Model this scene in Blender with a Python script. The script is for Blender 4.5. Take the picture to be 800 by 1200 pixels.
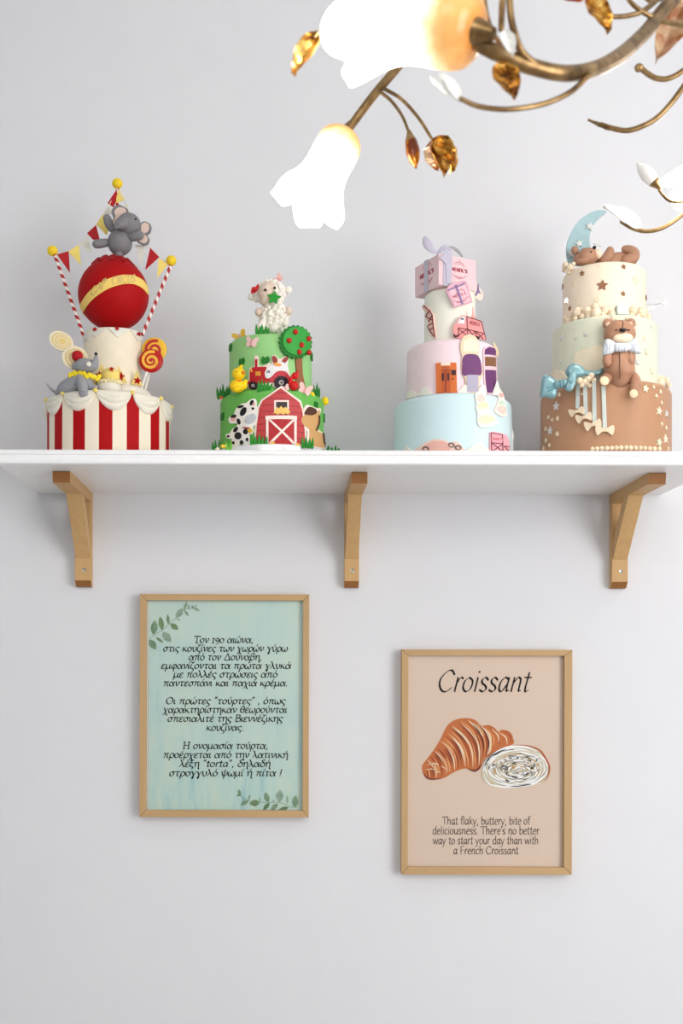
import bpy, bmesh, math, random
from mathutils import Vector, Matrix, Quaternion
random.seed(7)
PI = math.pi
C = bpy.context.scene.collection
for o in list(bpy.data.objects): bpy.data.objects.remove(o)

# ------------------------------------------------------------------ camera, world, lights, exposure
D, S, VX, VY, ZC, TH = 2.2, 0.0016, 331.0, 796.0, 1.30, 0.0026   # camera 2.2 m from the wall, 1.6 mm of wall per picture unit
sc = bpy.context.scene
cam_data = bpy.data.cameras.new('camera'); cam = bpy.data.objects.new('camera', cam_data); C.objects.link(cam)
cam.location = (0, -D, ZC)
cam.rotation_mode = 'QUATERNION'
cam.rotation_quaternion = Quaternion((1, 0, 0), PI / 2) @ Quaternion((0, 0, 1), TH)
cam_data.sensor_fit = 'HORIZONTAL'; cam_data.sensor_width = 36
cam_data.lens = 36 * (D / S) / 800
cam_data.shift_x = (400 - VX) / 800; cam_data.shift_y = (VY - 600) / 800
cam_data.clip_start = 0.02
cam_data.dof.use_dof = True; cam_data.dof.focus_distance = 2.08; cam_data.dof.aperture_fstop = 13
sc.camera = cam
sc.view_settings.view_transform = 'Standard'; sc.view_settings.look = 'None'
sc.view_settings.gamma = 1; sc.view_settings.use_curve_mapping = False
sc.view_settings.exposure = 0.07
sc.cycles.use_denoising = True
w = bpy.data.worlds.new('room_light'); sc.world = w; w.use_nodes = True
w.node_tree.nodes['Background'].inputs[0].default_value = (0.905, 0.965, 1.0, 1)
w.node_tree.nodes['Background'].inputs[1].default_value = 0.50

def area(name, loc, target, size, power, color):
    l = bpy.data.lights.new(name, 'AREA'); l.shape = 'RECTANGLE'; l.size, l.size_y = size; l.energy = power; l.color = color
    o = bpy.data.objects.new(name, l); C.objects.link(o); o.location = loc
    o.rotation_euler = (Vector(target) - Vector(loc)).to_track_quat('-Z', 'Y').to_euler()
    return o
area('right_key_light', (2.3, -2.6, 1.45), (0.3, 0, 1.3), (1.5, 1.9), 51, (1.0, 0.985, 0.975))  # unseen soft key added on the right for direction, no window known there
area('room_lamp_light', (-0.4, -2.9, 2.5), (0.1, 0, 1.5), (1.2, 0.6), 8, (1.0, 0.95, 0.88))  # unseen weak warm fill, high behind the camera

# ------------------------------------------------------------------ picture geometry: where a line of sight meets a surface
def unroll(px, py):
    x, y = px - VX, py - VY
    return x + TH * y, y - TH * x
def P(px, py, d):
    x, y = unroll(px, py); k = S * (D - d) / D
    return Vector((x * k, -d, ZC - y * k))
def pxm(d): return S * (D - d) / D
def ray(px, py):
    x, y = unroll(px, py)
    return Vector((x * S / D, 1, -y * S / D))

class Cyl:                      # an upright round tier
    def __init__(s, l, r, d, y):
        a0 = math.atan(unroll(l, y)[0] * S / D); a1 = math.atan(unroll(r, y)[0] * S / D)
        m = (a0 + a1) / 2; s.d = d; s.cx = (D - d) * math.tan(m); s.cy = -d
        s.r = math.hypot(s.cx, D - d) * math.sin((a1 - a0) / 2)
    def z(s, px, py): return P(px, py, s.d).z
    def uv(s, px, py):
        g = ray(px, py); ox, oy = -s.cx, -D - s.cy
        a = g.x * g.x + 1; b = ox * g.x + oy; c = ox * ox + oy * oy - s.r * s.r
        q = b * b - a * c
        t = (-b - math.sqrt(q)) / a if q > 0 else -b / a
        X, Y = ox + g.x * t, oy + t
        return math.atan2(X, -Y) * s.r, ZC + g.z * t
    def pt(s, u, v, h=0):
        th = u / s.r
        return Vector((s.cx + (s.r + h) * math.sin(th), s.cy - (s.r + h) * math.cos(th), v))
    def n(s, u): return Vector((math.sin(u / s.r), -math.cos(u / s.r), 0))
class Flat:                     # an upright plane facing into the room
    def __init__(s, d): s.d = d
    def uv(s, px, py): p = P(px, py, s.d); return p.x, p.z
    def pt(s, u, v, h=0): return Vector((u, -s.d - h, v))
class Plane:                    # any plane: origin, two axes
    def __init__(s, o, ux, uz): s.o, s.ux, s.uz = Vector(o), Vector(ux).normalized(), Vector(uz).normalized(); s.nn = s.ux.cross(s.uz).normalized()
    def uv(s, px, py):
        g = ray(px, py); c = Vector((0, -D, ZC)); t = (s.o - c).dot(s.nn) / g.dot(s.nn); q = c + g * t - s.o
        return q.dot(s.ux), q.dot(s.uz)
    def pt(s, u, v, h=0): return s.o + s.ux * u + s.uz * v + s.nn * h
class Ball:
    def __init__(s, px, py, rpx, d): s.c = P(px, py, d); s.r = rpx * pxm(d)
    def uv(s, px, py):
        g = ray(px, py).normalized(); o = Vector((0, -D, ZC)) - s.c; b = o.dot(g); q = b * b - (o.dot(o) - s.r * s.r)
        p = o + g * (-b - math.sqrt(q) if q > 0 else -b); p.normalize()
        return math.atan2(p.x, -p.y) * s.r, math.asin(max(-1, min(1, p.z))) * s.r
    def pt(s, u, v, h=0):
        a, e = u / s.r, v / s.r; R = s.r + h
        return s.c + Vector((R * math.cos(e) * math.sin(a), -R * math.cos(e) * math.cos(a), R * math.sin(e)))

# ------------------------------------------------------------------ materials
def lin(c):
    if isinstance(c, str): c = tuple(int(c[i:i + 2], 16) for i in (0, 2, 4))
    return tuple(((v / 255) / 12.92 if v / 255 <= .04045 else ((v / 255 + .055) / 1.055) ** 2.4) for v in c) + (1,)
MATS = {}
def newmat(name):
    m = bpy.data.materials.new(name); m.use_nodes = True; nt = m.node_tree
    return m, nt, nt.nodes['Principled BSDF']
def nd(nt, t, **k):
    n = nt.nodes.new(t)
    for a, b in k.items(): setattr(n, a, b)
    return n
def mixc(nt, fac, a, b, mode='MIX'):
    n = nd(nt, 'ShaderNodeMix', data_type='RGBA', blend_type=mode)
    for i, v in ((0, fac), (6, a), (7, b)):
        if hasattr(v, 'is_output'): nt.links.new(v, n.inputs[i])
        else: n.inputs[i].default_value = v
    return n.outputs[2]
def noise(nt, scale, detail=4, stretch=None, rough=.55):
    tc = nd(nt, 'ShaderNodeTexCoord'); src = tc.outputs['Object']
    if stretch:
        mp = nd(nt, 'ShaderNodeMapping'); mp.inputs['Scale'].default_value = stretch; nt.links.new(src, mp.inputs[0]); src = mp.outputs[0]
    n = nd(nt, 'ShaderNodeTexNoise'); n.inputs['Scale'].default_value = scale; n.inputs['Detail'].default_value = detail; n.inputs['Roughness'].default_value = rough
    nt.links.new(src, n.inputs['Vector']); return n.outputs['Fac']
def ramp(nt, fac, stops):
    r = nd(nt, 'ShaderNodeValToRGB'); e = r.color_ramp.elements
    while len(e) < len(stops): e.new(.5)
    for el, (p, c) in zip(e, stops): el.position = p; el.color = c
    nt.links.new(fac, r.inputs[0]); return r.outputs[0]
def bump(nt, p, h, strength, dist=.001):
    b = nd(nt, 'ShaderNodeBump'); b.inputs['Strength'].default_value = strength; b.inputs['Distance'].default_value = dist
    nt.links.new(h, b.inputs['Height']); nt.links.new(b.outputs[0], p.inputs['Normal'])
def fondant(col, rough=.55, var=.07, spec=.3):          # sugar paste, gum paste, icing
    key = ('fondant', str(col), rough, var)
    if key in MATS: return MATS[key]
    m, nt, p = newmat('sugar_paste'); c = lin(col)
    f = noise(nt, 60, 3); lo = tuple(v * (1 - var) for v in c[:3]) + (1,); hi = tuple(min(1, v * (1 + var)) for v in c[:3]) + (1,)
    nt.links.new(mixc(nt, f, lo, hi), p.inputs['Base Color'])
    p.inputs['Roughness'].default_value = rough; p.inputs['Specular IOR Level'].default_value = spec
    bump(nt, p, noise(nt, 350, 2), .12, .0006)
    MATS[key] = m; return m
def plain(col, rough=.6, metal=0, spec=.3, name='paint'):
    key = (name, str(col), rough, metal)
    if key in MATS: return MATS[key]
    m, nt, p = newmat(name); f = noise(nt, 90, 2); c = lin(col)
    nt.links.new(mixc(nt, f, tuple(v * .96 for v in c[:3]) + (1,), tuple(min(1, v * 1.04) for v in c[:3]) + (1,)), p.inputs['Base Color'])
    p.inputs['Roughness'].default_value = rough; p.inputs['Metallic'].default_value = metal; p.inputs['Specular IOR Level'].default_value = spec
    MATS[key] = m; return m
def wood(c0, c1, axis, scale=1):
    m, nt, p = newmat('wood'); st = [60, 60, 60]; st[axis] = 3
    f = noise(nt, scale, 6, st, .6); f2 = noise(nt, scale * 4, 3, st)
    c = mixc(nt, f, lin(c0), lin(c1)); c = mixc(nt, .22, c, mixc(nt, f2, lin(c0), lin(c1)))
    nt.links.new(c, p.inputs['Base Color']); p.inputs['Roughness'].default_value = .5; p.inputs['Specular IOR Level'].default_value = .3
    bump(nt, p, f, .15, .0005); return m

# ------------------------------------------------------------------ mesh builder
def smooth_pts(pts, closed=False, n=6):
    pts = [Vector(p) for p in pts]; N = len(pts); out = []
    rng = range(N) if closed else range(N - 1)
    for i in rng:
        p1, p2 = pts[i], pts[(i + 1) % N]
        p0 = pts[i - 1] if closed or i > 0 else p1 * 2 - p2
        p3 = pts[(i + 2) % N] if closed or i + 2 < N else p2 * 2 - p1
        for j in range(n):
            t = j / n
            out.append(.5 * ((2 * p1) + (p2 - p0) * t + (2 * p0 - 5 * p1 + 4 * p2 - p3) * t * t + (3 * p1 - p0 - 3 * p2 + p3) * t ** 3))
    if not closed: out.append(pts[-1])
    return out
class M:
    def __init__(s): s.v, s.f, s.mi = [], [], []
    def add(s, vs, fs, mi=0):
        b = len(s.v); s.v += [Vector(v) for v in vs]; s.f += [tuple(i + b for i in f) for f in fs]; s.mi += [mi] * len(fs); return s
    def sphere(s, c, r, R=None, n=18, m=11, mi=0, fn=None):
        r = (r, r, r) if not hasattr(r, '__len__') else r; vs = []; fs = []
        for i in range(m + 1):
            e = PI * i / m
            for j in range(n):
                a = 2 * PI * j / n; p = Vector((r[0] * math.sin(e) * math.cos(a), r[1] * math.sin(e) * math.sin(a), r[2] * math.cos(e)))
                if fn: p = fn(p)
                if R: p = R @ p
                vs.append(Vector(c) + p)
        for i in range(m):
            for j in range(n):
                k = (j + 1) % n; q = (i * n + j, i * n + k, (i + 1) * n + k, (i + 1) * n + j)
                fs.append(q)
        return s.add(vs, fs, mi)
    def lathe(s, cx, cy, prof, n=72, mi=0, fn=None):
        vs = []; fs = []; N = len(prof)
        for r, z in prof:
            for j in range(n):
                a = 2 * PI * j / n; p = Vector((cx + r * math.sin(a), cy - r * math.cos(a), z))
                vs.append(fn(p, a) if fn else p)
        for i in range(N - 1):
            for j in range(n): k = (j + 1) % n; fs.append((i * n + j, i * n + k, (i + 1) * n + k, (i + 1) * n + j))
        if prof[0][0] > 1e-6: fs.append(tuple(range(n)))
        if prof[-1][0] > 1e-6: fs.append(tuple((N - 1) * n + j for j in range(n)))
        return s.add(vs, fs, mi)
    def tube(s, pts, radii, n=12, mi=0, flat=1, caps=3):
        pts = [Vector(p) for p in pts]; N = len(pts)
        if not hasattr(radii, '__len__'): radii = [radii] * N
        T = [(pts[min(i + 1, N - 1)] - pts[max(i - 1, 0)]).normalized() for i in range(N)]
        up = Vector((0, -1, 0)) if abs(T[0].y) < .8 else Vector((0, 0, 1))
        rings = []; u = (up - T[0] * up.dot(T[0])).normalized(); fr = []
        for i in range(N):
            u = (u - T[i] * u.dot(T[i])).normalized(); fr.append((u.copy(), T[i].cross(u)))
        def ring(c, r, k): a, b = fr[k]; return [c + a * (r * flat * math.cos(2 * PI * j / n)) + b * (r * math.sin(2 * PI * j / n)) for j in range(n)]
        if caps:
            for q in range(caps):
                e = PI / 2 * (q + .25) / caps; rings.append(ring(pts[0] - T[0] * radii[0] * math.cos(e), radii[0] * math.sin(e), 0))
        for i in range(N): rings.append(ring(pts[i], radii[i], i))
        if caps:
            for q in range(caps - 1, -1, -1):
                e = PI / 2 * (q + .25) / caps; rings.append(ring(pts[-1] + T[-1] * radii[-1] * math.cos(e), radii[-1] * math.sin(e), N - 1))
        vs = [p for r in rings for p in r]; fs = []
        for i in range(len(rings) - 1):
            for j in range(n): k = (j + 1) % n; fs.append((i * n + j, i * n + k, (i + 1) * n + k, (i + 1) * n + j))
        fs.append(tuple(range(n))); fs.append(tuple((len(rings) - 1) * n + j for j in range(n)))
        return s.add(vs, fs, mi)
    def box(s, lo, hi, bev=0, mi=0, R=None, o=None):
        bm = bmesh.new(); bmesh.ops.create_cube(bm, size=1)
        lo, hi = Vector(lo), Vector(hi)
        for v in bm.verts: v.co = Vector([lo[i] + (v.co[i] + .5) * (hi[i] - lo[i]) for i in range(3)])
        if bev: bmesh.ops.bevel(bm, geom=bm.edges[:], offset=bev, segments=2, affect='EDGES', profile=.6)
        return s.bm(bm, mi, R, o)
    def bm(s, bm, mi=0, R=None, o=None):
        bm.verts.index_update()
        vs = [v.co.copy() for v in bm.verts]
        if R: vs = [R @ v for v in vs]
        if o is not None: vs = [v + Vector(o) for v in vs]
        s.add(vs, [tuple(v.index for v in f.verts) for f in bm.faces], mi); bm.free(); return s
    def prism(s, poly, axis, a, b, mi=0):              # polygon in the two other axes, from a to b along axis
        n = len(poly); o = [i for i in range(3) if i != axis]; vs = []
        for t in (a, b):
            for p in poly: q = [0, 0, 0]; q[axis] = t; q[o[0]] = p[0]; q[o[1]] = p[1]; vs.append(q)
        fs = [tuple(range(n)), tuple(range(n, 2 * n))] + [(i, (i + 1) % n, n + (i + 1) % n, n + i) for i in range(n)]
        return s.add(vs, fs, mi)
    def plate(s, surf, uv, thick=.001, off=0, step=.006, mi=0, both=True):
        bm = bmesh.new(); f = None; vv = [bm.verts.new((p[0], p[1], 0)) for p in uv]; bm.faces.new(vv)
        bmesh.ops.triangulate(bm, faces=bm.faces[:])
        if step and not isinstance(surf, (Flat, Plane)):
            for ax in ((0, 1) if isinstance(surf, Ball) else (0,)):
                lo = min(p[ax] for p in uv); hi = max(p[ax] for p in uv); k = lo + step
                while k < hi - step * .2:
                    co = [0, 0, 0]; no = [0, 0, 0]; co[ax] = k; no[ax] = 1
                    bmesh.ops.bisect_plane(bm, geom=bm.verts[:] + bm.edges[:] + bm.faces[:], plane_co=co, plane_no=no, dist=1e-7); k += step
        if thick:
            r = bmesh.ops.extrude_face_region(bm, geom=bm.faces[:])
            for g in r['geom']:
                if isinstance(g, bmesh.types.BMVert): g.co.z = 1
            for v in bm.verts: v.co = surf.pt(v.co.x, v.co.y, off + (thick if v.co.z > .5 else 0))
        else:
            for v in bm.verts: v.co = surf.pt(v.co.x, v.co.y, off)
        return s.bm(bm, mi)
    def build(s, name, mats, parent=None, angle=40, **props):
        me = bpy.data.meshes.new(name); org = Vector((0, 0, 0)); t = parent
        while t is not None: org = org + t.location; t = t.parent
        bm = bmesh.new(); vs = [bm.verts.new(v - org) for v in s.v]
        for f, k in zip(s.f, s.mi):
            q = []
            for i in f:
                if vs[i] not in q: q.append(vs[i])
            if len(q) < 3: continue
            try: fc = bm.faces.new(q); fc.material_index = k; fc.smooth = True
            except ValueError: pass
        bmesh.ops.remove_doubles(bm, verts=bm.verts[:], dist=1e-6)
        bmesh.ops.recalc_face_normals(bm, faces=bm.faces[:]); bm.to_mesh(me); bm.free()
        for m in (mats if isinstance(mats, (list, tuple)) else [mats]): me.materials.append(m)
        me.set_sharp_from_angle(angle=math.radians(angle))
        o = bpy.data.objects.new(name, me); C.objects.link(o); o.parent = parent
        for k, v in props.items(): o[k] = v
        return o
def thing(name, loc, label, cat, group=None):
    o = bpy.data.objects.new(name, None); C.objects.link(o); o.location = loc; o.empty_display_size = .05
    o['label'] = label; o['category'] = cat
    if group: o['group'] = group
    return o

# ------------------------------------------------------------------ flat shapes, given as outlines
def ell(cx, cy, rx, ry, rot=0, n=20):
    c, q = math.cos(math.radians(rot)), math.sin(math.radians(rot))
    return [(cx + rx * math.cos(t) * c - ry * math.sin(t) * q, cy + rx * math.cos(t) * q + ry * math.sin(t) * c) for t in (2 * PI * i / n for i in range(n))]
def star(cx, cy, R, rot=0, ratio=.45, n=5):
    return [(cx + (R if i % 2 == 0 else R * ratio) * math.sin(math.radians(rot) + PI * i / n), cy - (R if i % 2 == 0 else R * ratio) * math.cos(math.radians(rot) + PI * i / n)) for i in range(2 * n)]
def smooth2(pts, n=4): return [(p.x, p.y) for p in smooth_pts([(a, b, 0) for a, b in pts], True, n)]
def band(pts, w, sm=True, taper=False, n=5):          # a stroke of width w along points
    q = [(p.x, p.y) for p in smooth_pts([(a, b, 0) for a, b in pts], False, n)] if sm else pts
    L, R = [], []; N = len(q)
    for i in range(N):
        a, b = q[max(i - 1, 0)], q[min(i + 1, N - 1)]; dx, dy = b[0] - a[0], b[1] - a[1]; l = math.hypot(dx, dy) or 1
        k = w / 2 * ((.12 + .88 * math.sin(PI * i / (N - 1))) if taper else 1)
        L.append((q[i][0] - dy / l * k, q[i][1] + dx / l * k)); R.append((q[i][0] + dy / l * k, q[i][1] - dx / l * k))
    return L + R[::-1]
def bandq(pts, w, taper=False, n=5):                   # the same stroke as separate quads (safe where it curls)
    b = band(pts, w, True, taper, n); h = len(b) // 2
    return [[b[i], b[i + 1], b[2 * h - 2 - i], b[2 * h - 1 - i]] for i in range(h - 1)]
def rect(x0, y0, x1, y1): return [(x0, y0), (x1, y0), (x1, y1), (x0, y1)]
def decal(surf, polys, mat, name, parent, thick=.001, off=0, step=.006, **props):
    if not isinstance(polys[0][0], (tuple, list)): polys = [polys]
    m = M()
    for p in polys:
        uv = [surf.uv(*q) for q in p]; out = []
        for q in uv:
            if not out or (abs(q[0] - out[-1][0]) + abs(q[1] - out[-1][1])) > 1e-6: out.append(q)
        if len(out) > 2: m.plate(surf, out, thick, off, step)
    return m.build(name, mat, parent, 35, **props)

# ------------------------------------------------------------------ the room
def wall_mat():
    m, nt, p = newmat('painted_plaster')
    f = noise(nt, 2.2, 5); f2 = noise(nt, 14, 4)
    c = mixc(nt, f, lin((220, 220, 225)), lin((228, 228, 232))); c = mixc(nt, .3, c, mixc(nt, f2, lin((216, 216, 222)), lin((231, 231, 234))))
    nt.links.new(c, p.inputs['Base Color']); p.inputs['Roughness'].default_value = .45; p.inputs['Specular IOR Level'].default_value = .25
    bump(nt, p, noise(nt, 9, 6), .25, .004); return m
WALL = wall_mat()
M().box((-2.6, 0, 0), (3.2, .12, 2.8)).build('wall_back', WALL, kind='structure')
M().box((-2.6, -4.2, -.1), (3.2, .12, 0)).build('floor', plain((196, 190, 182), .4, name='floor_tile'), kind='structure')
M().box((-2.6, -4.2, 2.8), (3.2, .12, 2.9)).build('ceiling', plain((236, 236, 236), .8, name='ceiling_paint'), kind='structure')

# ------------------------------------------------------------------ shelf
def zw(y): return P(400, y, 0).z
Z0 = zw(579); SH_D = .301; SH_T = .0238; ZT = Z0 + SH_T
X0, X1 = P(43, 579, 0).x, P(774, 579, 0).x
SHELF = plain((240, 240, 242), .35, spec=.45, name='white_lacquer')
t = thing('wall_shelf', ((X0 + X1) / 2, -SH_D / 2, Z0), 'long white wooden shelf on three oak brackets, carrying four cakes', 'shelf')
prof = [(0, Z0), (-SH_D + .003, Z0), (-SH_D, Z0 + .002), (-SH_D, Z0 + .0065), (-SH_D + .0022, Z0 + .0078), (-SH_D + .0022, Z0 + .0155), (-SH_D + .0005, Z0 + .0168), (-SH_D + .0005, ZT - .002), (-SH_D + .003, ZT), (0, ZT)]
M().prism([(a, b) for a, b in prof], 0, X0, X1).build('board', SHELF, t, 30)

# ------------------------------------------------------------------ brackets
WOODV = wood((184, 142, 92), (220, 182, 130), 2); WOODY = wood((180, 138, 88), (214, 174, 122), 1); ENDG = wood((134, 86, 44), (166, 112, 62), 1, 2); WOODX = wood((178, 142, 98), (206, 172, 128), 0); WOODP = wood((176, 140, 96), (204, 170, 126), 2)
STEEL = plain((170, 168, 160), .3, .9, .5, 'steel')
BR = .2376; AR = .0192; LEG = .021
for (xa, xb, lab) in ((90.3, 108.6, 'oak shelf bracket nearest the left end, below the circus cake'),
                      (403, 419.6, 'middle oak shelf bracket, between the two framed posters'),
                      (713.6, 731.6, 'oak shelf bracket nearest the right end, below the bear cake')):
    xa, xb = P(xa, 640, 0).x, P(xb, 640, 0).x
    zb = zw(689.2)
    t = thing('shelf_bracket', ((xa + xb) / 2, -.05, zb), lab, 'shelf bracket', 'wooden brackets holding up the shelf')
    M().prism([(0, zb), (-LEG * .55, zb + .001), (-LEG, zb + .0115), (-LEG, Z0 - AR), (0, Z0 - AR)], 0, xa, xb).build('upright', WOODV, t, 30)
    M().prism([(-.001, zb + .0002), (-LEG * .55, zb + .0006), (-LEG + .0004, zb + .011), (-LEG + .0014, zb + .011), (-LEG * .55, zb + .002), (-.001, zb + .0016)], 0, xa + .0003, xb - .0003).build('cut_end', ENDG, t, 30) if False else None
    M().prism([(0, Z0), (-BR + .004, Z0), (-BR, Z0 - .002), (-BR + .003, Z0 - AR), (0, Z0 - AR)], 0, xa, xb).build('arm', WOODY, t, 30)
    for o_ in t.children:
        o_.data.materials.append(ENDG)
        for fc in o_.data.polygons:
            if (o_.name.startswith('arm') and fc.normal.y < -.9) or (o_.name.startswith('upright') and fc.normal.z < -.3): fc.material_index = 1
    zt, zl = Z0 - AR, zw(656.5)
    dy, dz = -.118 + LEG, zt - zl; th = .024 * math.hypot(dy, dz)
    i = .0012
    M().prism([(-LEG, zl), (-.118, zt), (-.118 + th / dz, zt), (-LEG, zl + th / abs(dy))], 0, xa + i, xb - i).build('brace', WOODV, t, 30)
    sx, sz = xa + (xb - xa) * .56, zw(670)
    scw = M().lathe(0, 0, [(.0001, 0), (.0018, .0001), (.0021, .0006), (.0036, .0009), (.0036, 0)], 20)
    scw.v = [Vector((sx + v.x, -LEG - v.z, sz + v.y)) for v in scw.v]
    scw.build('screw', STEEL, t)

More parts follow.
